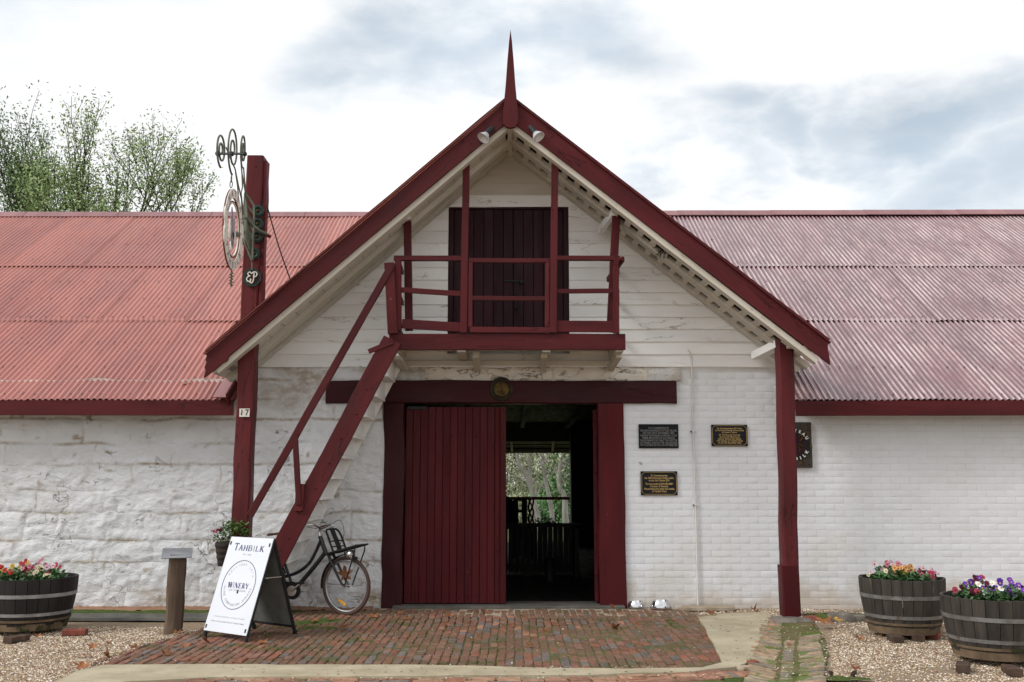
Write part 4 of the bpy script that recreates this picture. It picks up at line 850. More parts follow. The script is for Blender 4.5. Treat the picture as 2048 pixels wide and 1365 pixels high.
m_=MB(); a=S(463,352); b=S(463,376)
for k in range(2):
    zc=a.z+(b.z-a.z)*(k+.5)/2; m_.tube([V((SX+(.014*math.cos(2*PI*i/10) if k%2 else 0),a.y+(0 if k%2 else .016*math.cos(2*PI*i/10)),zc+.042*math.sin(2*PI*i/10))) for i in range(10)],.006,5,closed=True)
solo('sign_chain',m_,M['bracket'],'short iron chain link holding up the oval hanging sign','chain',a)
# EP octagon
c=aY(504,555,-1.0); t=thing('initials_sign','small dark green octagonal sign with cream initials EP on the left red post','sign',c)
m_=MB(); r=.118; m_.prism([V((c.x+r*math.cos(PI/8+i*PI/4),c.y,c.z+r*1.02*math.sin(PI/8+i*PI/4))) for i in range(8)],(0,.022,0)); part('octagon_board',m_,M['green'],t,None)
m_=MB(); r=.086; m_.prism([V((c.x+r*math.cos(PI/8+i*PI/4),c.y-.004,c.z+r*math.sin(PI/8+i*PI/4))) for i in range(8)],(0,.004,0)); part('inner_panel',m_,M['maroon'],t,None)
m_=MB()
def L2(pts,r=.0075):
    P_=[V((c.x+x*.062,c.y-.01,c.z+z*.062)) for x,z in pts]; out=[]
    for i in range(len(P_)-1):
        p0,p1,p2,p3=P_[max(i-1,0)],P_[i],P_[i+1],P_[min(i+2,len(P_)-1)]
        for k in range(5):
            q=k/5; out.append(.5*((2*p1)+(p2-p0)*q+(2*p0-5*p1+4*p2-p3)*q*q+(3*p1-p0-3*p2+p3)*q**3))
    out.append(P_[-1]); m_.tube(out,r,6)
L2([(-.15,.75),(-.4,1.),(-.75,.8),(-.7,.4),(-.35,.22),(-.75,.05),(-1.,-.35),(-.8,-.8),(-.4,-.85),(-.15,-.5),(-.35,-.35)])
L2([(-.05,.6),(.2,.95),(.7,1.0),(1.0,.65),(.85,.2),(.5,.05),(.25,.25)]); L2([(.4,.9),(.42,.3),(.35,-.5),(.15,-1.1),(-.2,-1.15),(-.3,-.9),(-.1,-.8)])
part('lettering',m_,M['signcream'],t)
m_=MB(); m_.tube([aY(504,524,-1.0),aY(504,540,-1.0)],.009,6); part('hanger',m_,M['bracket'],t)
# guy cable behind the post
m_=MB(); a=aY(529,392,-.9); b=aY(580,558,-.55); pts=[a+(b-a)*(i/10)+V((0,0,-.05*math.sin(PI*i/10))) for i in range(11)]; m_.tube(pts,.008,5); solo('cable',m_,M['cable'],'thin black cable sagging from the left post to the gable roof','cable',a)
# dead leaves on the roof
# ---- wicker planter on the post
c=aY(452,1108,-1.0); t=thing('wicker_planter','dark wicker wall planter hanging beside the left red post','planter',c)
m_=MB(); prof=[]
for i in range(9):
    f=i/8; r=.085+.045*f; prof.append((r+(.006 if i%2 else 0),-.14+.27*f))
m_.lathe(prof+[(.115,.135),(.105,.1),(0,.09)],c,18); part('basket',m_,M['wicker'],t,None)
m_=MB(); m_.box((c.x-.02,-.9,c.z+.06),(c.x+.14,-.86,c.z+.1),.003); part('bracket',m_,M['blackm'],t)
def foliage(mb,c,rx,ry,rz,n,ls,seed=0,droop=0.,up=.3):
    rr=random.Random(seed)
    for _ in range(n):
        while True:
            u,v,w=rr.uniform(-1,1),rr.uniform(-1,1),rr.uniform(-1,1)
            if u*u+v*v+w*w<1: break
        p=V(c)+V((u*rx,v*ry,w*rz)); a=rr.uniform(0,2*PI); d=V((math.cos(a),math.sin(a),rr.uniform(-.3-droop,up+.5))).normalized(); s_=ls*rr.uniform(.6,1.25); sd_=d.cross(V((rr.uniform(-.4,.4),rr.uniform(-.4,.4),1))).normalized(); nn=sd_.cross(d)
        q=[p,p+d*s_*.35+sd_*s_*.3+nn*.05*s_,p+d*s_*.8+sd_*s_*.2,p+d*s_,p+d*s_*.8-sd_*s_*.2,p+d*s_*.35-sd_*s_*.3+nn*.05*s_]
        mb.add(q,[(0,1,2),(0,2,3),(0,3,4),(0,4,5)],rn=rr.random())
def bloom_mesh(name,petal,eye,r=.026):
    mb=MB()
    for k,(a,s_,dz) in enumerate(((90,1.,.0),(35,.9,.002),(145,.9,.002),(-30,.85,.004),(-150,.85,.004),(-90,1.05,.006))):
        a=rad(a); cx,cy=math.cos(a)*r*.55,math.sin(a)*r*.55; rr_=r*.55*s_; n=8
        vs=[(cx,cy,dz+.002)]+[(cx+rr_*math.cos(2*PI*i/n),cy+rr_*math.sin(2*PI*i/n),dz+.003*math.cos(3*i)+.004) for i in range(n)]
        mb.add(vs,[(0,i+1,(i+1)%n+1) for i in range(n)])
    n=6; mb.add([(0,0,.012)]+[(r*.28*math.cos(2*PI*i/n),r*.28*math.sin(2*PI*i/n)-.003,.0105) for i in range(n)],[(0,i+1,(i+1)%n+1) for i in range(n)],mi=1)
    return mb.mesh(name,[petal,eye],(0,0,0))
def pm(n,c,v=None): return mat('petal_'+n,c,v or tuple(x*.65 for x in c),60,rough=.6,spec=.25,bump=0,rndv=.15)
PET={'yellow':pm('yellow',(.72,.5,.1)),'apricot':pm('apricot',(.72,.38,.14)),'pink':pm('pink',(.6,.22,.28)),'rose':pm('rose',(.42,.05,.1)),'pale':pm('pale_pink',(.72,.5,.56)),'red':pm('red',(.55,.04,.015)),'white':pm('white',(.8,.8,.74)),'violet':pm('violet',(.1,.02,.3),(.2,.05,.42)),'deep':pm('deep_violet',(.045,.01,.18),(.09,.02,.25)),'maroon':pm('maroon',(.12,.006,.03)),'cream':pm('cream',(.75,.68,.45))}
EYE=mat('petal_eye',(.05,.02,.01),bump=0); EYEY=mat('petal_yellow_eye',(.7,.45,.03),bump=0)
BLM={k:bloom_mesh('flower',v,EYEY if k in('violet','deep','white') else EYE) for k,v in PET.items()}
def plant(name,lab,cat,c,rx,ry,h,nl,ls,fl,grp,seed,mt='leafd',fr=1.):
    rr=random.Random(seed); t=thing(name,lab,cat,c,grp); mb=MB(); foliage(mb,V(c)+V((0,0,h*.4)),rx,ry,h*.6,nl,ls,seed,up=.7); part('foliage',mb,M[mt],t,None)
    for k in range(fl[1]):
        col_=fl[0][rr.randrange(len(fl[0]))]; a=rr.uniform(0,2*PI); q=math.sqrt(rr.random()); p=V(c)+V((rx*q*math.cos(a),ry*q*math.sin(a)*.9,h*(.75+rr.uniform(0,.5))))
        d=V((rr.uniform(-.5,.5),-1,rr.uniform(.15,.9))).normalized(); Q=d.to_track_quat('Z','Y')@Matrix.Rotation(rr.uniform(-.5,.5),4,'Z').to_quaternion()
        o=link('flower',BLM[col_],t,p,Q); s_=rr.uniform(.8,1.2)*fr; o.scale=(s_,s_,s_)
    return t
plant('potted_flower','small dark red flowering plant at the left of the wicker planter','plant',c+V((-.08,0,.13)),.08,.07,.12,110,.035,(['maroon','rose'],7),None,3,'leafd',.7)
plant('trailing_plant','bright green leafy plant spilling from the wicker planter','plant',c+V((.1,.02,.13)),.19,.13,.27,620,.045,(['maroon'],3),None,4,'leafg',.6)
mb=MB(); foliage(mb,c+V((.11,-.08,.02)),.05,.05,.15,110,.035,9,droop=.8); solo('ivy_plant',mb,M['leafg'],'drooping green stems hanging down the front of the wicker planter','plant',c,None)
# ================= FREE STANDING =================
# info post with curved metal top
c=aZ(341,1268,0); hz=aY(341,1110,c.y).z
t=thing('timber_bollard','short weathered grey timber post with a curved metal cap left of the sandwich board','post',(c.x,c.y,0))
m_=MB(); m_.beam((c.x-.005,c.y+.1,-.05),(c.x+.012,c.y+.1,hz),.185,.17,(.93,.36,0),.02,9,.018,taper=.96); part('timber_post',m_,M['greywood'],t)
m_=MB(); n=10; w_=.145; dpt=.17; vs=[];fs=[]
ax=V((.96,.28,0)); ay=V((-.28,.96,0))
for j in range(2):
    for i in range(n+1):
        f=i/n; bend=.085*math.sin(f*PI*.5); 
        for k in range(2):
            p=V((c.x,c.y+.1,hz))+ax*((-1 if k==0 else 1)*.155)+ay*(-.15+.3*f)+V((0,0,-.035+bend+(.006 if j else 0))); vs.append(p)
for j in range(2):
    o=j*2*(n+1)
    for i in range(n): a=o+i*2; fs.append((a,a+1,a+3,a+2) if j else (a,a+2,a+3,a+1))
m_.add(vs,fs); part('metal_cap',m_,M['alu'],t,60)
# ---- sandwich board
BL=V((*P2(408,1275),0)); BR_=V((*P2(490,1287),0)); RR_=V((*P2(591,1270),0)); RL_=BL+(RR_-BR_)
ap0=(BL+RL_)/2+V((0,0,.985)); ap1=(BR_+RR_)/2+V((0,0,.985)); cen=(BL+RR_)/2
t=thing('sandwich_board','white A-frame sandwich board with navy lettering standing on the mossy bricks','sign',cen)
def fr(name,a,b,w_=.03): m_=MB(); m_.beam(a,b,w_,w_,(1,0,0),.003); return part(name,m_,M['blackm'],t)
fr('leg',BL,ap0+(ap0-ap1)*0); fr('leg',BR_,ap1); fr('leg',RL_,ap0); fr('leg',RR_,ap1); fr('top_bar',ap0,ap1)
for p,q in ((BL,ap0),(BR_,ap1),(RL_,ap0),(RR_,ap1)):
    m_=MB(); d=(q-p).normalized(); m_.tube([p-d*.0,p+d*.045],.024,8); part('foot',m_,M['blackm'],t)
def lerp(a,b,k): return a+(b-a)*k
fr('cross_bar',lerp(RL_,ap0,.09),lerp(RR_,ap1,.09),.025); fr('cross_bar',lerp(BL,ap0,.09),lerp(BR_,ap1,.09),.025)
wv=(BR_-BL); wn=wv.normalized()
uF=(ap0-BL).normalized(); nF=wn.cross(uF).normalized()
if nF.y>0: nF=-nF
def pan(A,Bq,Cq,Dq,nn,name,mt,lab=None):
    m_=MB(); m_.prism([A,Bq,Cq,Dq],nn*.006); return part(name,m_,mt,t,None,lab)
fa,fb_=lerp(BL,ap0,.065)-wn*.012,lerp(BR_,ap1,.065)+wn*.012; fc,fd=lerp(BR_,ap1,1.01)+wn*.012,lerp(BL,ap0,1.01)-wn*.012
o_=nF*.017
FPn=pan(fa+o_,fb_+o_,fc+o_,fd+o_,nF,'front_panel',M['sign'])
nB=wn.cross((ap0-RL_).normalized()).normalized()
if nB.y<0: nB=-nB
pan(lerp(RL_,ap0,.1),lerp(RR_,ap1,.1),lerp(RR_,ap1,.99),lerp(RL_,ap0,.99),-nB*.4,'rear_panel',M['corflute'])
W_=(fb_-fa).length; H_=(fd-fa).length; upv=(fd-fa).normalized(); org=fa+o_+nF*.0075
def at(u,v): return org+wn*(u*W_)+upv*(v*H_)
def btxt(s_,u,v,size,mt,wd=None,off=.0,shear=0.,mb=None,hs=1.):
    me=text(s_,1.,off=off); xx=[q.co.x for q in me.vertices]; w0=max(xx)-min(xx); sx=(wd*W_/w0) if wd else size; m2=mb or MB()
    m2.merge(me,basis(at(u,v),wn*sx,upv*size*hs,nF)); return m2
m_=MB()
def glyph(segs,u,v,sx,sy,mb,th=.16):   # serif capitals from strokes, unit box
    for (x0,y0,x1,y1,w_) in segs:
        p=at(u,v)+wn*(x0*sx)+upv*(y0*sy); q=at(u,v)+wn*(x1*sx)+upv*(y1*sy); mb.beam(p,q,w_*sx,.0012,wn if abs(y1-y0)>abs(x1-x0)*.3 else upv,.0001)
TK,TN=.21,.13
G={'T':[(.5,0,.5,1,TK),(.0,.97,1,.97,TN),(.03,.82,.03,1,.07),(.97,.82,.97,1,.07),(.3,.02,.7,.02,.05)],
'A':[(.08,0,.5,1,TN),(.5,1,.92,0,TK),(.25,.33,.75,.33,.07),(-.03,.02,.2,.02,.05),(.78,.02,1.05,.02,.05)],
'H':[(.15,0,.15,1,TK),(.85,0,.85,1,TK),(.15,.5,.85,.5,.08),(0,.02,.3,.02,.05),(.7,.02,1,.02,.05),(0,.98,.3,.98,.05),(.7,.98,1,.98,.05)],
'B':[(.15,0,.15,1,TK),(.1,.97,.65,.97,.07),(.1,.53,.7,.53,.07),(.1,.03,.7,.03,.07),(.65,.97,.8,.85,.1),(.8,.86,.8,.66,TK*.8),(.8,.66,.65,.53,.1),(.7,.53,.88,.38,.1),(.88,.38,.88,.17,TK*.8),(.88,.17,.7,.03,.1)],
'I':[(.5,0,.5,1,TK),(.3,.02,.7,.02,.05),(.3,.98,.7,.98,.05)],
'L':[(.2,0,.2,1,TK),(.05,.02,.9,.02,.07),(.9,.02,.9,.25,.07),(.05,.98,.35,.98,.05)],
'K':[(.18,0,.18,1,TK),(.2,.42,.85,1,TN),(.4,.6,.92,0,TK),(.03,.02,.35,.02,.05),(.03,.98,.35,.98,.05),(.72,.98,.98,.98,.05),(.78,.02,1.05,.02,.05)],
'W':[(.0,1,.28,0,TK*1.3),(.28,0,.5,.95,.05),(.5,1,.76,0,TK*1.3),(.76,0,1,1,.05),(-.1,.98,.14,.98,.04),(.4,.98,.6,.98,.04),(.88,.98,1.1,.98,.04)],
'N':[(.12,0,.12,1,.05),(.1,1,.88,0,TK*1.3),(.88,0,.88,1,.05),(0,.02,.26,.02,.04),(0,.98,.2,.98,.04),(.76,.98,1,.98,.04)],
'E':[(.22,0,.22,1,TK*1.3),(.08,.98,.88,.98,.05),(.08,.02,.9,.02,.05),(.22,.5,.66,.5,.05),(.88,.78,.88,1,.05),(.9,0,.9,.22,.05),(.66,.4,.66,.6,.05)],
'R':[(.2,0,.2,1,TK*1.3),(.08,.98,.62,.98,.05),(.2,.5,.62,.5,.05),(.62,.98,.78,.84,.08),(.78,.86,.78,.64,TK),(.78,.64,.6,.5,.08),(.5,.5,.9,.02,TK*1.2),(.06,.02,.36,.02,.04)],
'Y':[(.06,1,.5,.45,TK*1.3),(.5,.45,.94,1,.05),(.5,0,.5,.48,TK*1.2),(-.04,.98,.24,.98,.04),(.8,.98,1.06,.98,.04),(.36,.02,.66,.02,.04)]}
def word(s_,u0,u1,v,hh,mb,big=None,wds=None):
    wds=[{'I':.45,'T':1.05,'W':1.4,'L':.85,'N':1.1}.get(ch,1.) for ch in s_]; gap=.22; tot=sum(wds)+gap*(len(s_)-1); k=(u1-u0)*W_/tot; x=0
    for i,ch in enumerate(s_):
        sc_=big if (big and i==0) else 1.; glyph(G[ch],u0+x/W_,v,wds[i]*k if ch!='I' else k*.45,hh*H_*sc_,mb); x+=(wds[i]+gap)*k
word('TAHBILK',.15,.85,.855,.06,m_,1.28); LTp=part('title_lettering',m_,M['navy'],t,None)
m_=MB(); word('WINERY',.27,.745,.46,.056,m_); part('title_lettering',m_,M['navy'],t,None)
m_=MB(); cc=(.5,.497); Rw=.375*W_
m_.tube([at(*cc)+wn*(Rw*math.cos(2*PI*i/64))+upv*(Rw*math.sin(2*PI*i/64)) for i in range(64)],.0032,4,closed=True); part('circle_line',m_,M['navy'],t)
m_=MB(); btxt('EST. 1860',.5,.815,.022,None,.19,mb=m_); btxt('OF THE YEAR',.51,.435,.026,None,.4,off=.01,mb=m_)
s_='HALLIDAY 2016 \u2022 SOUTH AWARD \u2022 COMPANION \u2022 WINE '
s_='HALLIDAY 2016 · WINE COMPANION AWARDS · '
for wd_,a0,a1,fl in (('HALLIDAY 2016',rad(152),rad(28),1),('WINE COMPANION AWARDS',rad(190),rad(350),-1)):
    for k,ch_ in enumerate(wd_):
        if ch_==' ': continue
        a=a0+(a1-a0)*k/(len(wd_)-1); Zu=(wn*math.cos(a)+upv*math.sin(a)); p=at(*cc)+Zu*(Rw*.83); Zu=Zu*fl; X=Zu.cross(nF); m_.merge(text(ch_,.036,off=.0005),basis(p,X,Zu,nF))
btxt('A FAMILY OF VINEYARDS   EST VALLEY OF WINE',.5,.155,.016,None,.72,mb=m_); btxt('OPEN TO THE GENERATIONS OF TAHBILK FAMILY',.5,.105,.02,None,.78,off=.004,mb=m_)
part('small_lettering',m_,M['greyp'],t,None,kind='stuff')
for u,v in ((.035,.93),(.955,.93),(.035,.045),(.955,.045),(.53,.425)):
    m_=MB(); q=at(u,v); m_.beam(q-upv*.018,q+upv*.018,.02,.006,wn,.002); part('clip',m_,M['blackm'],t)
m_=MB(); a=lerp(ap0,ap1,.55); b=lerp(ap0,ap1,.78); m_.tube([a,a+V((.0,0,.035)),lerp(a,b,.3)+V((0,0,.055)),lerp(a,b,.7)+V((0,0,.055)),b+V((0,0,.035)),b],.006,6); part('handle',m_,M['chrome'],t)
m_=MB(); m_.tube([lerp(BR_,ap1,.62),lerp(RR_,ap1,.62)],.009,6); part('stay',m_,M['chrome'],t)
m_=MB(); m_.tube([lerp(BL,ap0,.62),lerp(RL_,ap0,.62)],.009,6); part('stay',m_,M['chrome'],t)
# ---- bicycle
Pf=V((*P2(691,1232),0)); hd=V((math.cos(rad(-10)),math.sin(rad(-10)),0)); lat=V((-hd.y,hd.x,0)); Pr=Pf-hd*1.11
t=thing('bicycle','black upright town bicycle with brown tyres and a front rack leaning by the stair','bicycle',Pr)
def F(u,z,l=0.): return Pr+hd*u+lat*l+V((0,0,z))
wa=rad(-27); hw=V((math.cos(wa),math.sin(wa),0)); lw=V((-hw.y,hw.x,0))
def Q(s_,z,l=0.): return Pf+hw*s_+lw*l+V((0,0,z))
def sm(pts,k=6):
    out=[]
    for i in range(len(pts)-1):
        p0,p1,p2,p3=pts[max(i-1,0)],pts[i],pts[i+1],pts[min(i+2,len(pts)-1)]
        for j in range(k):
            q=j/k; out.append(.5*((2*p1)+(p2-p0)*q+(2*p0-5*p1+4*p2-p3)*q*q+(3*p1-p0-3*p2+p3)*q**3))
    return out+[pts[-1]]
def wheel(cen_,d,l,seed):
    m_=MB(); R1=.327; n=44
    m_.tube([cen_+d*(R1*math.cos(2*PI*i/n))+V((0,0,R1*math.sin(2*PI*i/n))) for i in range(n)],.022,8,closed=True); wh=part('wheel',m_,M['tyre'],t,60)
    m_=MB(); m_.tube([cen_+d*(.297*math.cos(2*PI*i/n))+V((0,0,.297*math.sin(2*PI*i/n))) for i in range(n)],.0125,6,closed=True); part('rim',m_,M['hoopl'],wh,60)
    m_=MB(); m_.tube([cen_-l*.045,cen_-l*.02,cen_+l*.02,cen_+l*.045],[.028,.02,.02,.028],10); m_.tube([cen_-l*.075,cen_+l*.075],.007,6); part('hub',m_,M['chrome'],wh,50)
    m_=MB()
    for k in range(28):
        a=2*PI*k/28; b=a+(.9 if k%2 else -.9); sd=.04*(1 if k%4<2 else -1); m_.tube([cen_+l*sd+d*(.026*math.cos(b))+V((0,0,.026*math.sin(b))),cen_+d*(.29*math.cos(a))+V((0,0,.29*math.sin(a)))],.0013,3,caps=False)
    part('spokes',m_,M['hoop'],wh,None); return wh
W1=wheel(Q(0,.349),hw,lw,1); W0=wheel(F(0,.349),hd,lat,2)
m_=MB(); a=rad(-118); p=Q(.2*math.cos(a),.349+.2*math.sin(a),.03); q=Q(.2*math.cos(a+.55)+.02,.349+.23*math.sin(a+.45),.03); m_.beam(Q(-.12,.18,.02),Q(-.02,.12,.02),.012,.03,lw,.002); part('reflector',m_,M['amber'],W1)
def tb(name,pts,r,mt='black',n=10,smooth=True): m_=MB(); m_.tube(sm(pts) if smooth and len(pts)>2 else pts,r,n); return part(name,m_,M[mt],t,60)
tb('top_tube',[F(.772,.87),F(.72,.75),F(.64,.61),F(.52,.51),F(.38,.455),F(.27,.44)],.02)
tb('down_tube',[F(.835,.735),F(.72,.585),F(.56,.40),F(.46,.29)],.0265)
tb('head_tube',[F(.765,.93),F(.855,.70)],.027); tb('seat_tube',[F(.45,.29),F(.30,.66)],.017); tb('seat_post',[F(.30,.64),F(.25,.9)],.0125,'chrome')
for l in (.06,-.06): tb('chain_stay',[F(.44,.29,l*.5),F(0,.349,l)],.009); tb('seat_stay',[F(.30,.62,l*.3),F(0,.349,l)],.008)
m_=MB(); n=12; pr=[(-.14,.10,.0),(-.10,.105,.0),(-.03,.075,.01),(.06,.03,.0),(.13,.017,-.005)]
vs=[];fs=[]
for (u,hwid,dz) in pr:
    for k in range(9):
        a=PI*k/8; vs.append(F(.265+u,.93+dz+.03*math.sin(a)**.6,hwid*math.cos(a)))
for i in range(4):
    for k in range(8): A=i*9+k; fs.append((A,A+1,A+10,A+9))
fs+= [tuple(range(8,-1,-1)),tuple(36+k for k in range(9))]; fs+=[tuple(i*9 for i in range(5)),]
for i in range(4): fs.append((i*9+8,i*9,(i+1)*9,(i+1)*9+8))
m_.add(vs,fs); part('saddle',m_,M['leather'],t,60)
# crank, chain case
m_=MB(); cb=F(.455,.285); 
m_.lathe([(.1,-.012),(.105,0),(.1,.012),(.05,.014),(.0,.014)],cb-lat*.05,28,Matrix(((hd.x,0,lat.x),(hd.y,0,lat.y),(0,1,0)))); part('chain_case',m_,M['blackm'],t,40)
m_=MB(); m_.prism([F(.45,.385,-.05),F(.0,.40,-.05),F(.0,.30,-.05),F(.45,.19,-.05)],lat*.02); part('chain_guard',m_,M['blackm'],t,None)
m_=MB(); m_.lathe([(.062,-.02),(.065,-.012),(.04,.0),(.0,.004)],cb-lat*.062,18,Matrix(((hd.x,0,lat.x),(hd.y,0,lat.y),(0,1,0)))); part('chainring',m_,M['chrome'],t,50)
tb('crank_arm',[cb-lat*.09,F(.575,.375,-.1)],.015,'chrome'); tb('crank_arm',[cb+lat*.06,F(.335,.195,.07)],.011,'chrome')
for (u,z,l) in ((.585,.382,-.15),(.33,.19,.12)):
    m_=MB(); m_.box(F(u-.045,z-.012,l)-V((0,.0,0)),F(u+.045,z+.012,l)+V((0,.07,0)),.006); part('pedal',m_,M['blackm'],t)
# front fork, fender, rack (turned with the wheel)
for l in (.055,-.055): tb('fork_blade',[Q(-.235,.70,l*.9),Q(-.16,.58,l),Q(-.06,.42,l),Q(0,.349,l)],[.02,.019,.019,.018,.018,.017,.017,.016,.016,.015,.015,.015,.014,.014,.014,.013,.013,.012,.012])
m_=MB(); m_.tube([Q(-.235,.70,.055),Q(-.235,.71,0),Q(-.235,.70,-.055)],.017,8); part('fork_crown',m_,M['black'],t)
def fender(cc_,d,l,a0,a1):
    m_=MB(); n=22; vs=[];fs=[]
    for i in range(n+1):
        a=rad(a0+(a1-a0)*i/n)
        for (o,r) in ((-.03,.357),(-.018,.368),(0,.372),(.018,.368),(.03,.357)): vs.append(cc_+l*o+d*(r*math.cos(a))+V((0,0,r*math.sin(a))))
    for i in range(n):
        for k in range(4): A=i*5+k; fs.append((A,A+1,A+6,A+5))
    m_.add(vs,fs); return m_
part('fender',fender(Q(0,.349),hw,lw,62,188),M['black'],t,60); part('fender',fender(F(0,.349),hd,lat,20,200),M['black'],t,60)
tb('fender_stay',[Q(0,.349,.06),Q(-.36,.36,.02)],.0025,'chrome',4)
m_=MB(); px0,px1=-.17,.32
for l in (-.11,-.04,.04,.11): m_.tube([Q(-.2,.725,l),Q(.225,.838,l)],.011,6)
for s_ in (0,.33,.66,1): m_.tube([Q(-.2+.425*s_,.725+.113*s_,-.115),Q(-.2+.425*s_,.725+.113*s_,.115)],.009,6)
part('front_rack',m_,M['blackm'],t)
for l in (-.1,.1): tb('rack_stay',[Q(.19,.825,l),Q(.185,.76,l),Q(.03,.35,l*.8)],.0085,'blackm',6,False)
tb('rack_stay',[Q(-.02,.68,0),Q(-.04,.75,0)],.007,'blackm',6)
m_=MB(); ub=sm([Q(-.1,.745,-.13),Q(-.19,.93,-.13),Q(-.235,1.0,-.1),Q(-.24,1.01,0),Q(-.235,1.0,.1),Q(-.19,.93,.13),Q(-.1,.745,.13)],5); m_.tube(ub,.0125,6)
for k in (.3,.6): m_.tube([Q(-.1-.1*k,.745+.21*k,-.13),Q(-.1-.1*k,.745+.21*k,.13)],.008,6)
part('rack_backrest',m_,M['blackm'],t)
m_=MB(); m_.beam(Q(-.10,.76,-.0),Q(-.225,1.0,.0),.075,.024,lw,.01); part('rack_plate',m_,M['blackm'],t)
# lamp
m_=MB(); cl=Q(.09,.722,-.06); m_.lathe([(.0,-.06),(.035,-.05),(.052,-.018),(.056,.015),(.056,.032),(.0,.04)],cl,16,Matrix(((lw.x,0,hw.x),(lw.y,0,hw.y),(0,1,0)))); part('headlamp',m_,M['chrome'],t,50)
tb('lamp_bracket',[cl+V((0,0,.03)),Q(.07,.79,0)],.006,'blackm',6)
# handlebar
st0=F(.765,.93); hc=st0+V((0,0,.09))+hw*.0
tb('stem',[st0,F(.755,.985),hc+hw*.02],.0125,'chrome')
hb=[hc+lw*.3-hw*.19+V((0,0,-.0)),hc+lw*.27-hw*.06+V((0,0,.035)),hc+lw*.17+hw*.02+V((0,0,.05)),hc+hw*.03+V((0,0,-.0)),hc-lw*.17+hw*.02+V((0,0,.05)),hc-lw*.27-hw*.06+V((0,0,.035)),hc-lw*.3-hw*.19]
tb('handlebar',hb,.0115,'chrome')
for s_ in (1,-1): tb('grip',[hc+lw*.285*s_-hw*.11+V((0,0,.02)),hc+lw*.305*s_-hw*.25+V((0,0,-.012))],.0165,'leather',8)
tb('brake_lever',[hc+lw*.27-hw*.05+V((0,0,.03)),hc+lw*.3-hw*.02+V((0,0,.01)),hc+lw*.31-hw*.14+V((0,0,-.03))],.006,'chrome',6)
tb('brake_cable',[hc+lw*.26-hw*.03+V((0,0,.04)),hc+lw*.2+hw*.15+V((0,0,.09)),hc+lw*.1+hw*.28+V((0,0,-.08)),hc+lw*.03+hw*.2+V((0,0,-.3)),Q(-.16,.68,0)],.0035,'cable',5)
tb('brake_cable',[hc-lw*.24-hw*.02+V((0,0,.03)),hc+hw*.1+V((0,0,-.05)),Q(-.2,.75,-.03)],.0035,'cable',5)
tb('kickstand',[F(.33,.27,-.06),F(.30,.02,-.16)],.008,'chrome',6)
# ---- steel dog bowls
for (px,py,r,h,lab) in ((1274,1217,.105,.075,'smaller steel bowl on the bricks right beside the door frame'),(1324,1219,.135,.095,'larger steel bowl on the bricks, right of the smaller one')):
    c=aZ(px,py,.02); m_=MB(); m_.lathe([(r,0),(r*1.02,.006),(r*.84,h*.75),(r*.74,h),(r*.68,h),(r*.62,h*.7),(r*.5,.02),(0,.015)],c+V((0,.1,0)),32); solo('steel_bowl',m_,M['steel'],lab,'bowl',c,50,'steel bowls by the door')
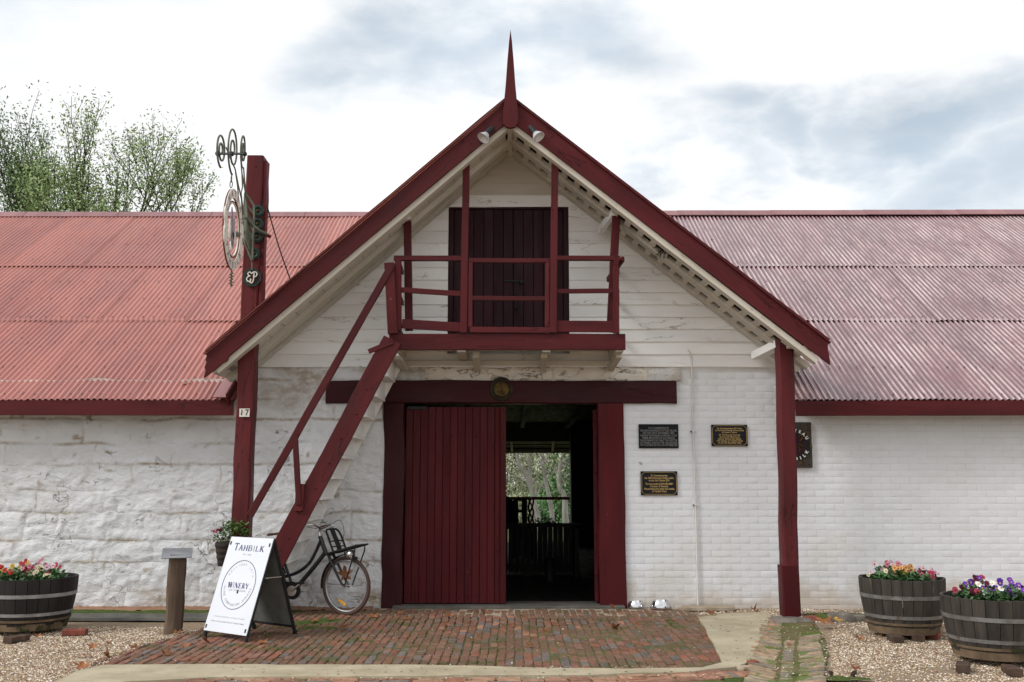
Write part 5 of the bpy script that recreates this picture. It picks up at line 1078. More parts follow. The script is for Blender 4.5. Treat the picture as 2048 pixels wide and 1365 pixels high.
# ---- barrels
def barrel(px0,px1,pyb,pyt,lab,mt,hm,seed,bz=.042,hoops=((.40,.44),(.20,.235)),k0=.80):
    cx=(px0+px1)/2; base=aZ(cx,pyb,0.); 
    r=(px1-px0)/2/FP*(math.hypot(base.y-CY,1.0)-.1)
    c=V((0,base.y+.36,0)); 
    dpt=(c.y-CY)*math.cos(TH)-(CZ-.6)*math.sin(TH); c.x=(cx-1024)/FP*dpt; r=(px1-px0)/2/FP*dpt*.955
    d_=c.y-CY; H=CZ+ (d_-r)*math.tan(math.atan((682.5-pyt)/FP)+TH)
    t=thing('barrel_planter',lab,'planter',(c.x,c.y,0),'half barrel planters'); N_=26; ns_=6
    def rad_(f): return r*(k0+(1-k0)*(math.sin(f*PI*.5)**.9)*1.0 if f<1 else 1)
    base_r=k0
    for k in range(N_):
        a0=2*PI*k/N_+.006; a1=2*PI*(k+1)/N_-.006; m_=MB(); vs=[];fs=[]; dr=U(-.002,.002); dz=U(-.004,.004)
        for j in range(7):
            f=j/6; R_=rad_(f)+dr; z=bz+(H-bz+dz)*f
            for i in range(3): a=a0+(a1-a0)*i/2; vs.append((c.x+R_*math.cos(a),c.y+R_*math.sin(a),z))
        for j in range(7):
            f=j/6; R_=rad_(f)-.028; z=bz+(H-bz+dz)*f
            for i in range(3): a=a0+(a1-a0)*i/2; vs.append((c.x+R_*math.cos(a),c.y+R_*math.sin(a),z))
        for j in range(6):
            for i in range(2):
                A=j*3+i; fs.append((A,A+1,A+4,A+3)); Bq=21+A; fs.append((Bq+3,Bq+4,Bq+1,Bq))
        for i in range(2): fs.append((18+i,19+i,40+i,39+i)); fs.append((i+1,i,21+i,22+i))
        for j in range(6): A=j*3; fs.append((A+3,A,A+21,A+24)); fs.append((A+2,A+5,A+26,A+23))
        o=U(0,20); m_.add(vs,fs,[(p[0]+o,p[1],p[2]) for p in vs]); part('stave',m_,M[mt],t,50)
    for q,(z0,z1) in enumerate(hoops+((.135,.16),)):
        f0=(z0*H/.6-bz)/(H-bz); f1=(z1*H/.6-bz)/(H-bz); m_=MB(); e=.006 if q<2 else .008; m_.lathe([(rad_(f0)-.01,z0*H/.6),(rad_(f0)+e,z0*H/.6),(rad_(f1)+e,z1*H/.6),(rad_(f1)-.01,z1*H/.6)],(c.x,c.y,0),52); part('hoop',m_,M[hm] if q<2 else M['barrelb'],t,50)
    m_=MB(); m_.lathe([(rad_(0)+.004,bz-.002),(rad_(.09)+.006,bz+(H-bz)*.13),(rad_(.09)-.01,bz+(H-bz)*.131)],(c.x,c.y,0),52); part('foot_band',m_,M['barrelb'],t,60)
    m_=MB(); m_.lathe([(0,H-.07),(r*.93,H-.075)],(c.x,c.y,0),26); part('soil',m_,M['soil'],t,None)
    m_=MB(); m_.lathe([(0,bz+.02),(r*k0*.95,bz+.02)],(c.x,c.y,0),26); part('bottom',m_,M['barreld'],t,None)
    return c,r,H
LFT=barrel(-26,155,1272,1162,'dark stained half barrel planter with bright hoops at the left edge, red and yellow flowers','barreld','hoopl',1)
MID=barrel(1717,1888,1281,1163,'grey half barrel planter with pink and yellow flowers, the farther one on the right','barrel','hoop',2)
RGT=barrel(1882,2092,1334,1204,'grey half barrel planter with purple flowers at the right edge','barrel','hoop',3)
def bed(Bq,cols,grp,where,seed,nlr=1.):
    c,r,H=Bq; spots=[(-.62,-.15),(-.35,-.5),(0,-.6),(.36,-.48),(.64,-.12),(-.38,.12),(0,-.08),(.36,.1),(-.15,.5),(.22,.52)]
    desc=['at the left rim','at the front left','at the front middle','at the front right','at the right rim','left of the centre','in the centre','right of the centre','at the back left','at the back right']
    for k,(x,y) in enumerate(spots):
        cl=cols[k%len(cols)]; nm={'yellow':'yellow','apricot':'apricot','pink':'pink','rose':'rose red','pale':'pale pink','red':'red orange','white':'white','violet':'purple','deep':'deep violet','maroon':'maroon','cream':'cream'}[cl[0]]
        plant('pansy_plant','%s pansies %s of the %s'%(nm,desc[k],where),'flowers',(c.x+x*r*.88,c.y+y*r*.88,H-.075),.13*nlr,.12,.12+.035*(k%3),170,.052,(list(cl),6),grp,seed*50+k,fr=1.02)
bed(LFT,[('yellow','cream'),('red',),('rose','pink'),('cream','yellow'),('pale','rose'),('red','yellow'),('rose',),('rose','cream'),('pink',),('white',)],'pansies in the left barrel','left barrel',1)
bed(MID,[('cream','pale'),('yellow','apricot'),('apricot','yellow'),('pink','rose'),('pale',),('pink','pale'),('rose',),('pink','rose'),('pale','rose'),('pink',)],'pansies in the farther right barrel','farther right barrel',2)
bed(RGT,[('rose','maroon'),('violet','white'),('deep','violet'),('violet',),('white','violet'),('violet','maroon'),('deep','violet'),('white','violet'),('rose','violet'),('white',)],'pansies in the near right barrel','near right barrel',3)
# bricks under and beside the barrels
def blk(px,py,ang,lab,mt='redbrick',s=(.23,.11,.06)):
    c=aZ(px,py,0); c.y+=.05; m_=MB(); d=V((math.cos(ang),math.sin(ang),0)); m_.beam(c-d*s[0]/2+V((0,0,s[2]/2-.004)),c+d*s[0]/2+V((0,0,s[2]/2-.004)),s[1],s[2],(-d.y,d.x,0),.008,3,.003); solo('loose_brick',m_,M[mt],lab,'brick',c,35,'bricks propping the barrels')
blk(146,1271,rad(6),'single red brick lying beside the left barrel')
blk(28,1285,rad(70),'shadowed brick under the front of the left barrel','oldbrick')
blk(1873,1276,rad(60),'brown brick under the right side of the farther right barrel'); blk(1838,1281,rad(80),'brick under the front right of the farther right barrel','oldbrick'); blk(1795,1284,rad(85),'mossy brick under the front of the farther right barrel','oldbrick')
blk(1932,1343,rad(65),'dark brick under the left side of the near right barrel','oldbrick')
blk(2030,1350,rad(80),'brick under the front of the near right barrel','oldbrick')
# ================= INSIDE THE DOORWAY =================
by=4.6; zr_=aY(1080,1047,by).z; xr_=aY(1142,1050,by).x
t=thing('slatted_counter','dark slatted timber counter across the room inside the doorway','counter',(0,by,0))
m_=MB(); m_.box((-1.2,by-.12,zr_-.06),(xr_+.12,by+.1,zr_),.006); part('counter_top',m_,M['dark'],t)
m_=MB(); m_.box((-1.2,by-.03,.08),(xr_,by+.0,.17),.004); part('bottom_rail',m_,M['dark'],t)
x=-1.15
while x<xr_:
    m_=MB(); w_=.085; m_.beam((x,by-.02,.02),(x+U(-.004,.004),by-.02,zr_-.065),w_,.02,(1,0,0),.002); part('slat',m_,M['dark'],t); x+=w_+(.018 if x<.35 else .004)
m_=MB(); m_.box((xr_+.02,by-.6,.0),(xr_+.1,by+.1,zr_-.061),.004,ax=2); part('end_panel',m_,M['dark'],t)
m_=MB(); a=aY(1141,1046,by); m_.beam((xr_+.02,by-.1,zr_+.006),(xr_+.12,by-.55,zr_+.006),.03,.01,(1,0,0),.002); part('trim',m_,M['hoopl'],t)
# chair silhouette, brass stand, pot plant at the far opening
c=aY(1035,1045,9.); t=thing('dark_chair','dark upholstered chair beyond the counter in the dim room','chair',(c.x,9.,0))
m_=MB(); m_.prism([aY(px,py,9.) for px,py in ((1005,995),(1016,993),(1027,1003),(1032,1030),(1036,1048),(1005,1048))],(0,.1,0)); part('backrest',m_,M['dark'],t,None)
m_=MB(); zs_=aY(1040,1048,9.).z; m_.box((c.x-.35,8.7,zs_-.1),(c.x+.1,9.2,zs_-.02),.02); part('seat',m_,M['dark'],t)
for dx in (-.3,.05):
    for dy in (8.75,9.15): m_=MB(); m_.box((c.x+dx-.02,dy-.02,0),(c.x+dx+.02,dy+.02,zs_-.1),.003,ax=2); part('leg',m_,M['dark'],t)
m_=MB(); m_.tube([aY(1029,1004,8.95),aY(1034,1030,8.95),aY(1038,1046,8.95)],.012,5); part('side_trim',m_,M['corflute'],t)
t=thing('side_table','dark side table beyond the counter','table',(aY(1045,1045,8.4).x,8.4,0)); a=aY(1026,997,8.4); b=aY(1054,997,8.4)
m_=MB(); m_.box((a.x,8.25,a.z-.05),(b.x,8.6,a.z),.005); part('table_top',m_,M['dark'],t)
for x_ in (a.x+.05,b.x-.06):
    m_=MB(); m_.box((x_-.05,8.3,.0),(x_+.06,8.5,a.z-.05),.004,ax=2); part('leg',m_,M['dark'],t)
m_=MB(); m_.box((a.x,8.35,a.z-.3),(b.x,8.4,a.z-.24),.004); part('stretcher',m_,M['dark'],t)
c=aY(1062,1046,8.); zt_=aY(1062,995,8.).z; m_=MB(); hh=zt_-.02
for ph in (0,2*PI/3,4*PI/3):
    m_.tube([V((c.x+.05*math.cos(ph+z*9),8+.05*math.sin(ph+z*9),z)) for z in [zt_-.65+.65*i/22 for i in range(23)]],.02,6)
m_.lathe([(.075,0),(.075,.03)],(c.x,8,zt_-.02),12); m_.lathe([(.1,0),(.08,.03),(.03,.06),(.03,zt_-.6)],(c.x,8,0.0),12); solo('twisted_stand',m_,M['brass'],'golden twisted stand beyond the counter','stand',(c.x,8,0),50)
c=aY(1090,1045,10.5); mb=MB(); foliage(mb,c+V((0,0,.0)),.3,.15,.11,160,.09,7); solo('pot_plant',mb,M['leafg'],'low green plant at the far opening behind the counter','plant',(c.x,10.5,0),None)
c=aY(1100,1185,3.2); m_=MB(); m_.lathe([(.09,0),(.1,.05),(.085,.1),(.085,.32),(.1,.34),(.05,.37),(.02,.42),(.028,.46),(0,.48)],(c.x,3.2,0),16); solo('metal_canister',m_,M['blackm'],'dark metal canister on the floor inside the doorway','canister',(c.x,3.2,0),50)
c=aY(1188.5,863,1.6); t=thing('wall_lamp','tiny lit warm bulb inside the right of the doorway','lamp',c)
m_=MB(); m_.lathe([(0,-.02),(.014,-.012),(.016,0),(.012,.014),(0,.02)],c,10); part('bulb',m_,M['bulb'],t,60)
m_=MB(); m_.tube([c+V((.02,.0,0)),c+V((.3,0,.0))],.008,6); part('lamp_arm',m_,M['dark'],t)
# ================= GROUND WORKS =================
def inpoly(x,y,P_):
    c=False; n=len(P_)
    for i in range(n):
        x1,y1=P_[i]; x2,y2=P_[(i+1)%n]
        if (y1>y)!=(y2>y) and x<(x2-x1)*(y-y1)/(y2-y1)+x1: c=not c
    return c
def G(l): return [P2(*p) for p in l]
PAV=G([(130,1362),(200,1322),(262,1298),(330,1280),(400,1262),(420,1246),(470,1236),(600,1224),(640,1218)])+[(-1.9,-.16),(2.05,-.16)]+G([(1388,1226),(1402,1245),(1428,1290),(1462,1352),(1000,1352)])
def flat_poly(name,P_,z,mt,lab,kind='structure',res=.12,z2=None):
    x0=min(p[0] for p in P_);x1=max(p[0] for p in P_);y0=min(p[1] for p in P_);y1=max(p[1] for p in P_); mb=MB(); idx={}; vs=[]
    nx=int((x1-x0)/res)+1; ny=int((y1-y0)/res)+1
    n=len(P_); tri=tessellate_polygon([[V((p[0],p[1],0)) for p in P_]])
    vs=[(p[0],p[1],z+gz(p[0],p[1])) for p in P_]; vb=[(p[0],p[1],z-.06) for p in P_]
    fs=[]
    for t_ in tri:
        a,b,c=t_; cr=(P_[b][0]-P_[a][0])*(P_[c][1]-P_[a][1])-(P_[b][1]-P_[a][1])*(P_[c][0]-P_[a][0]); fs.append((a,b,c) if cr>0 else (a,c,b))
    mb.add(vs+vb,fs+[(i,(i+1)%n,(i+1)%n+n,i+n) for i in range(n)]); return solo(name,mb,M[mt],lab,None,kind=kind,smooth=None)
def dens(P_,step=.25,j=.02):
    out=[]
    for i in range(len(P_)):
        a=P_[i];b=P_[(i+1)%len(P_)]; d=math.hypot(b[0]-a[0],b[1]-a[1]); n=max(1,int(d/step))
        for k in range(n): f=k/n; out.append((a[0]+(b[0]-a[0])*f+U(-j,j),a[1]+(b[1]-a[1])*f+U(-j,j)))
    return out
pv=flat_poly('paving',dens(PAV),.003,'joint','mossy brick paving leading up to the wide doorway')
# pale mortar bed close to the doorway
sb_=flat_poly('mortar_bed',dens([(-2.1,-.14),(2.2,-.14)]+G([(1388,1232),(1180,1238),(900,1235),(640,1232)]),.2,.03),.0055,'sandj','pale mortar between the bricks nearest the doorway')
bm=[]
def brick_mesh(L,Wd,Hh,rnv,mt,ch=.007,jit=.0035,cols=1):
    mb=MB(); j=lambda:U(-jit,jit)
    a,b=L/2,Wd/2; c=ch
    top=[(-a+c,-b+c),(a-c,-b+c),(a-c,b-c),(-a+c,b-c)]; mid=[(-a,-b),(a,-b),(a,b),(-a,b)]
    vs=[(x+j(),y+j(),0+j()*.8) for x,y in top]; m2=[(x+j(),y+j()) for x,y in mid]; vs+=[(x,y,-c) for x,y in m2]+[(x,y,-Hh) for x,y in m2]
    fs=[(0,1,2,3)]
    for q in range(4): n=(q+1)%4; fs+=[(q,q+4,n+4,n),(q+4,q+8,n+8,n+4)]
    mb.add(vs,fs,rn=rnv); return mb
bricks=[]
CW=.083; BLn=.215
x=-5.2; ci=0
random_state=random.Random(21)
while x<3.2:
    y=-.17-random_state.uniform(0,BLn); seg=0
    while y>-5.0:
        L=BLn*random_state.choice([1,1,1,.75,.55,.5])
        xc=x+CW/2+.03*ns(y*.6,x*.5,3)+.006*random_state.uniform(-1,1); yc=y-L/2
        if inpoly(xc,yc,PAV) and inpoly(xc,yc+L*.42,PAV): bricks.append((xc,yc,L,random_state.random(),random_state.uniform(-.06,.06)+.03*ns(x,y*.7,7)))
        y-=L+.014+random_state.uniform(-.002,.004)
    x+=CW
bricks.sort(key=lambda b:((b[1]+3.2)**2)*.9+(b[0]+.2)**2*.25+ (1.2 if b[0]<-3 else 0))
vari={}
for rk in range(20):
    for L in (1,.75,.55,.5): vari[(rk,L)]=brick_mesh(BLn*L-.004,CW-.0105,.05,(rk+.5)/20,None).mesh('brick',M['paver'],(0,0,0),None)
ORG[pv.name]=V((0,0,0)); stuffp=MB()
Rz=lambda a: Matrix.Rotation(a,4,'Z').to_quaternion()
for k,(x,y,L,r,a) in enumerate(bricks):
    if y>-.75 and r<.93: r=r*.55 if random_state.random()<.75 else r    # redder bricks by the door
    z=.0125+gz(x,y)+random_state.uniform(-.004,.005)
    if k<298:
        ll=min((1,.75,.55,.5),key=lambda q:abs(q*BLn-L)); o=link('brick',vari[(min(19,int(r*20)),ll)],pv,(x,y,z),Rz(PI/2+a)@Matrix.Rotation(random_state.uniform(-.025,.025),4,'X').to_quaternion())
    else:
        q=brick_mesh(L-.004,CW-.0105,.05,r,None); Rm=Matrix.Rotation(PI/2+a,3,'Z'); stuffp.add([Rm@V(v)+V((x,y,z)) for v in q.v],q.f,rn=r)
o=part('brick_field',stuffp,M['paver'],pv,None,kind='stuff')
# concrete strip and apron
STR=G([(20,1420),(150,1350),(205,1336),(420,1335),(700,1337),(1000,1341),(1250,1345),(1405,1342),(1444,1332),(1426,1292),(1402,1248),(1398,1240),(1450,1233),(1528,1229),(1541,1240),(1524,1280),(1512,1308),(1500,1330),(1470,1342),(1380,1350),(1180,1357),(800,1361),(430,1362),(250,1372),(60,1440)])
flat_poly('concrete_strip',dens(STR,.2,.012),.03,'conc','worn sandy concrete strip along the front of the brick paving',kind='structure')
# front brick row
fr_=MB(); fr_.box((-3.4,-5.4,-.05),(2.2,-4.75,-.01),0); fe=flat_poly('brick_edging',G([(430,1364),(800,1363),(1180,1359),(1400,1352),(1490,1342),(1560,1365),(1560,1460),(300,1460)]),.0,'joint','row of old bricks set in moss at the front of the concrete strip')
for r in range(3):
    x=-2.9+.1*r
    while x<1.75:
        L=.225*U(.8,1.1); y=-4.66-r*.115+ (0 if x<.3 else (x-.3)*.22)
        if x>1.2: y+=.06
        q=brick_mesh(L-.012,.1,.05,U(0,1),None,.012,.008).mesh('brick',M['edgeb'],(0,0,0),None); link('brick',q,fe,(x+L/2,y,.022+U(-.006,.004)),Rz(U(-.04,.04)+(.2 if x>.3 else 0))); x+=L
for k in range(6):
    q=brick_mesh(.2,.09,.05,U(0,1),None,.012,.008).mesh('brick',M['edgeb'],(0,0,0),None); p=P2(1432+k*14,1356-k*1.0); link('brick',q,fe,(p[0],p[1],.02+U(-.006,.004)),Rz(PI/2+.35+U(-.1,.1)))
# drain of thin bricks
DR=G([(1545,1236),(1618,1238),(1652,1275),(1655,1310),(1650,1345),(1648,1420),(1480,1420),(1500,1352),(1512,1320),(1524,1285),(1538,1250)])
dr=flat_poly('brick_drain',dens(DR,.2,.02),.004,'joint','mossy dished drain of thin bricks on edge running from the right post')
a0=V((*P2(1583,1250),0)); a1=V((*P2(1568,1400),0)); dd=(a1-a0).normalized(); cr=V((-dd.y,dd.x,0)); 
if cr.x<0: cr=-cr
Ld=(a1-a0).length; s_=.0; n=0
while s_<Ld:
    w_=U(.045,.06); f=s_/Ld
    for side in (-1,1):
        if side==1 and f<.22: continue
        if random_state.random()<.06: continue
        L=U(.2,.25)*(1 if side<0 else .95); off_=(.19+.03*ns(s_,1,0)) ; c=a0+dd*s_+cr*side*off_+V((0,0,.022+.0*side+U(-.006,.006)))
        tl=Matrix.Rotation(.14*side*-1,4,'Y').to_quaternion()
        q=brick_mesh(L,w_*.8,.05,U(0,1),None,.01,.006).mesh('brick',M['drainb'],(0,0,0),None)
        ang=math.atan2(cr.y,cr.x)+(-.20 if side<0 else .12)+U(-.06,.06)
        link('brick',q,dr,c,Rz(ang)@tl)
    if f>.3 and n%2==0:
        q=brick_mesh(.11,w_*1.7,.05,U(0,1),None,.01,.006).mesh('brick',M['drainb'],(0,0,0),None); link('brick',q,dr,a0+dd*s_+V((0,0,.008)),Rz(math.atan2(cr.y,cr.x)+U(-.1,.1)))
    s_+=w_*1.02; n+=1
ex=[(1549,1238),(1545,1246),(1541,1254),(1534,1263),(1530,1272),(1528,1280),(1520,1291),(1514,1301),(1511,1309)]
for k,(px,py) in enumerate(ex):
    p=P2(px,py); rn_=[.8,.05,.6,.1,.15,.0,.65,.05,.3][k]; q=brick_mesh(.1,.075,.05,rn_,None,.012,.006).mesh('brick',M['edgeb'],(0,0,0),None); link('brick',q,dr,(p[0],p[1],.035),Rz(U(-.2,.2)))
def rock(px,py,rx,ry,h,lab,mt='rock',seed=1):
    c=aZ(px,py,0); mb=MB(); n=12; vs=[];fs=[]; pr=[(1,-.02),(1.02,.3),(.86,.85),(.45,1),(0,1.0)]
    for (k,zz_) in pr:
        for i in range(n): a=2*PI*i/n; q=1+.35*ns(math.cos(a)*1.5,math.sin(a)*1.5,seed*7.1); vs.append((c.x+rx*k*q*math.cos(a),c.y+ry*k*q*math.sin(a),h*zz_*(1+.25*ns(a,k*3,seed)) if zz_>0 else -.02))
    for j in range(4):
        for i in range(n): i2=(i+1)%n; fs.append((j*n+i,j*n+i2,(j+1)*n+i2,(j+1)*n+i))
    mb.add(vs,fs); return solo('stone_slab' if rx>.2 else 'rock',mb,M[mt],lab,'stone',c,30)
rock(1578,1244,.27,.16,.045,'flat grey stone slab at the foot of the right red post')
rock(1628,1240,.12,.07,.05,'small brown stone right of the flat slab by the right post','redbrick',2)
rock(1650,1240,.12,.09,.07,'moss covered rock right of the right post','moss',3); rock(1680,1242,.16,.1,.09,'larger mossy brown rock between the right post and the barrel','rock',4); rock(1716,1241,.13,.08,.06,'grey stone just left of the farther right barrel','rock',5)
rock(1484,1339,.075,.05,.03,'white pebble at the end of the concrete apron','sandj',6); rock(1506,1332,.06,.05,.045,'brown lump of brick where the drain meets the concrete','redbrick',7)
for k,(px,py) in enumerate(((1661,1349),(1649,1358),(1709,1348),(1706,1352))):
    rock(px,py,.02,.018,.026,['brown seed pod on the gravel at the lower right, right of the drain end','brown seed pod nearest the drain end on the gravel','brown seed pod lying apart on the gravel, right of the others','second brown pod of the pair lying apart on the gravel'][k],'bark',9+k)
# left concrete gutter, moss strip, clay at the wall foot
ga,gb=P2(60,1247),P2(470,1247); 
g=MB()
def gut(i,j):
    x=-8.5+ (P2(470,1247)[0]+8.5)*i/40; v=[(-1.28,.0),(-1.27,.03),(-1.22,.034),(-1.12,.0),(-.98,-.01),(-.9,.025),(-.84,.03),(-.83,.0)][j]; return V((x,v[0]+.05,v[1]+.008*ns(x*2,j,0)+.004)),None,0.
g.grid(gut,40,7); solo('gutter',g,M['gutter'],'shallow grey concrete gutter along the left wall',None,kind='structure',smooth=50)
def band(name,x0,x1,y0,y1,mt,lab,z,thr,seed,hh=.02,kind='stuff'):
    g=MB(); nx=int((x1-x0)/.03); ny=max(3,int((y1-y0)/.03)); keep=[]; vs=[];fs=[];ok=[]
    for j in range(ny+1):
        for i in range(nx+1):
            x=x0+(x1-x0)*i/nx; y=y0+(y1-y0)*j/ny; e=min(j,ny-j)/ny*2; q=ns(x*1.6,y*3,seed)+.5*ns(x*7,y*7,seed+3)+.25*ns(x*20,y*20,seed)
            h=q+e*.8-thr; ok.append(h>0); vs.append((x,y,z+hh*max(0,min(1,h*2))*(.7+.6*ns(x*30,y*30,1))))
    for j in range(ny):
        for i in range(nx):
            a=j*(nx+1)+i
            if ok[a] or ok[a+1] or ok[a+nx+1] or ok[a+nx+2]: fs.append((a,a+1,a+nx+2,a+nx+1))
    g.add(vs,fs); return solo(name,g,M[mt],lab,None,kind=kind,smooth=60)
band('moss',-7.5,-2.6,-.80,-.30,'moss','green moss strip between the left wall and the concrete gutter',.006,-.12,4)
band('clay_margin',-9,-1.75,-.36,.0,'earth','pinkish clay at the foot of the left wall',.0,-.2,14,.03,'structure')
band('moss',3.5,5.6,-1.0,-.5,'moss','patchy moss on the gravel right of the right post',.0,.6,24)
band('moss',-3.4,-1.9,-2.1,-.6,'moss','moss creeping over the bricks around the sandwich board',.012,.85,34,.014)
band('moss',1.7,2.9,-4.9,-4.3,'moss','bright moss among the bricks at the end of the drain',.01,.75,44,.02)
band('moss',1.75,2.6,-2.3,-.65,'moss','moss at the right edge of the brick paving',.01,.95,54,.014)
# ---- gravel
PE=random.Random(8); GV=MB(); vs=[];fs=[];rn=[];nv=0
def pebbles(P_,n,s0,s1,zoff=0.,thin=0.):
    global nv
    x0=min(p[0] for p in P_);x1=max(p[0] for p in P_);y0=min(p[1] for p in P_);y1=max(p[1] for p in P_); k=0; tr=0
    while k<n and tr<n*8:
        tr+=1; x=PE.uniform(x0,x1); y=PE.uniform(y0,y1)
        if not inpoly(x,y,P_): continue
        if thin and ns(x*.8,y*.8,77)+.6*ns(x*3,y*3,7)<-.25+thin*PE.uniform(-.4,.4)*1.: continue
        k+=1; s=PE.uniform(s0,s1)*(1.6 if PE.random()<.04 else 1); a=PE.uniform(0,PI); ca,sa=math.cos(a),math.sin(a); sx,sy,sz=s*PE.uniform(.7,1.2),s*PE.uniform(.5,.9),s*PE.uniform(.35,.7); z=gz(x,y)-.010+zoff; r=PE.random()
        for (u,v,w) in ((-1,-.4,0),(-.3,-1,.05),(.8,-.7,0),(1,.4,.0),(.2,1,.05),(-.8,.7,0),(-.35,-.3,.9),(.4,.25,1)):
            u*=sx;v*=sy; vs.append((x+u*ca-v*sa,y+u*sa+v*ca,z+w*sz+.001)); rn.append(r)
        b=nv; fs.extend([(b,b+1,b+6),(b+1,b+2,b+6),(b+2,b+7,b+6),(b+2,b+3,b+7),(b+3,b+4,b+7),(b+4,b+5,b+7),(b+5,b+6,b+7),(b+5,b,b+6)]); nv+=8
LG=G([(-120,1262),(200,1252),(330,1254),(398,1258),(320,1280),(262,1297),(195,1324),(120,1366),(60,1400),(-150,1400)])
pebbles(LG,21000,.005,.0105)
RG=G([(1665,1250),(1700,1246),(2150,1246),(2200,1400),(1660,1400),(1662,1330),(1660,1290)])
pebbles(RG,24000,.005,.0105,thin=1.)
pebbles([(2.25,-.62),(2.3,-.2),(3.2,-.05),(7.4,-.05),(7.4,-.5),(3.5,-.5),(3.3,-.75)],4200,.006,.012)
pebbles([(3.4,-1.3),(3.4,-.6),(7.4,-.6),(7.6,-1.3)],4500,.006,.012,thin=1.)
pebbles([(-8,-.85),(-8,-.3),(-3.2,-.3),(-2.9,-.85)],1800,.005,.011,thin=.5)
pebbles(DR,260,.005,.011,.02); pebbles(PAV,240,.004,.008,.022)
for (a_,b_,n_) in (((150,1352),(262,1298),260),((262,1298),(398,1262),220),((1655,1270),(1655,1365),260),((1402,1246),(1530,1231),260),((1530,1233),(1500,1335),160),((430,1363),(1440,1356),300),((200,1337),(1400,1341),200)):
    A_=P2(*a_);B_=P2(*b_); dx_,dy_=B_[0]-A_[0],B_[1]-A_[1]; l_=math.hypot(dx_,dy_); nx_,ny_=-dy_/l_*.09,dx_/l_*.09
    pebbles([(A_[0]+nx_,A_[1]+ny_),(B_[0]+nx_,B_[1]+ny_),(B_[0]-nx_,B_[1]-ny_),(A_[0]-nx_,A_[1]-ny_)],n_,.004,.009,.028)
LT=MB()
for k in range(1500):
    px_=PE.uniform(-20,2060); py_=1216+149*PE.random()**1.2; p=P2(px_,py_); s_=PE.uniform(.006,.02); a_=PE.uniform(0,6.3); z_=.012+gz(*p)+(.02 if 420<px_<1540 else 0); c_,d_=math.cos(a_)*s_,math.sin(a_)*s_; LT.add([(p[0]-c_,p[1]-d_,z_),(p[0]+d_*.4,p[1]-c_*.4,z_+s_*.3),(p[0]+c_,p[1]+d_,z_+s_*.1),(p[0]-d_*.4,p[1]+c_*.4,z_+s_*.25)],[(0,1,2,3)],rn=PE.random())
solo('leaf_litter',LT,M['litter'],'small scraps of dry leaf scattered over the forecourt',None,kind='stuff',smooth=None)
g=MB(); g.v=vs; g.f=fs; g.m=[0]*len(fs); g.g=vs; g.r=rn; g.c=[0.]*len(vs); solo('gravel',g,M['pebble'],'pale crushed gravel over the forecourt left and right of the bricks',None,kind='stuff',smooth=None)
g=MB()
pv_=[P2(1350,1222),P2(1400,1214),P2(1490,1212),P2(1480,1226),P2(1420,1228)]
g.prism([(p[0],p[1],.0) for p in dens([(2.05,-.32),(2.15,-.04),(2.8,-.04),(2.75,-.3)],.1,.01)],(0,0,.035)); solo('stone_kerb',g,M['sandj'],'flat pinkish stone slab against the wall right of the steel bowls','stone',(2.4,-.2,0),None)
# ---- fallen leaves
def dry_leaf(name,px,py,size,lab,mt='dryleaf',ang=0.,curl=.5,stand=0.,z=.028,cat='leaf',seed=1,Y=None,grp='fallen autumn leaves'):
    c=aZ(px,py,z) if Y is None else aY(px,py,Y); mb=MB(); rr=random.Random(seed); lobes=5; pts=[]
    for i in range(lobes*4):
        a=-PI*.5+.25+ (2*PI-.5)*i/(lobes*4-1); ph=i%4; r=(.38,.72,1.,.7)[ph]*(1-.25*abs(i/(lobes*4-1)-.5)*2)*rr.uniform(.85,1.15); pts.append((r*math.cos(a),r*math.sin(a)))
    vs=[(0,-.1,0)]; R_=size
    for sc_ in (.5,1.): vs+=[(x*sc_,y*sc_,0) for x,y in pts]
    n=len(pts); fs=[(0,i+1,i+2) for i in range(n-1)]+[(i+1,n+i+1,n+i+2,i+2) for i in range(n-1)]; out=[]
    ca,sa=math.cos(ang),math.sin(ang); k1=rr.uniform(-.3,.3)
    for (x,y,_) in vs:
        h=curl*(x*x*.9+y*abs(y)*.35+.25*math.sin(x*5+seed)*.4+k1*x*y*2)+.05; yy=y*(1-.25*curl); 
        out.append(V((x*R_,yy*R_*math.cos(stand)-h*R_*math.sin(stand),h*R_*math.cos(stand)+(y+1)*R_*math.sin(stand))))
    mn_=min(p.z for p in out); out=[V((c.x+p.x*ca-p.y*sa,c.y+p.x*sa+p.y*ca,c.z+p.z-(mn_ if Y is None else 0))) for p in out]
    mb.add(out,fs); st=V((0,-.1*R_,0)); b=out[0]; mb.tube([b,b+V((.3*R_*sa,-.35*R_*ca,.08*R_)),b+V((.75*R_*sa,-.8*R_*ca,.0))],.002,3)
    return solo(name,mb,M[mt],lab,cat,c,None,grp)
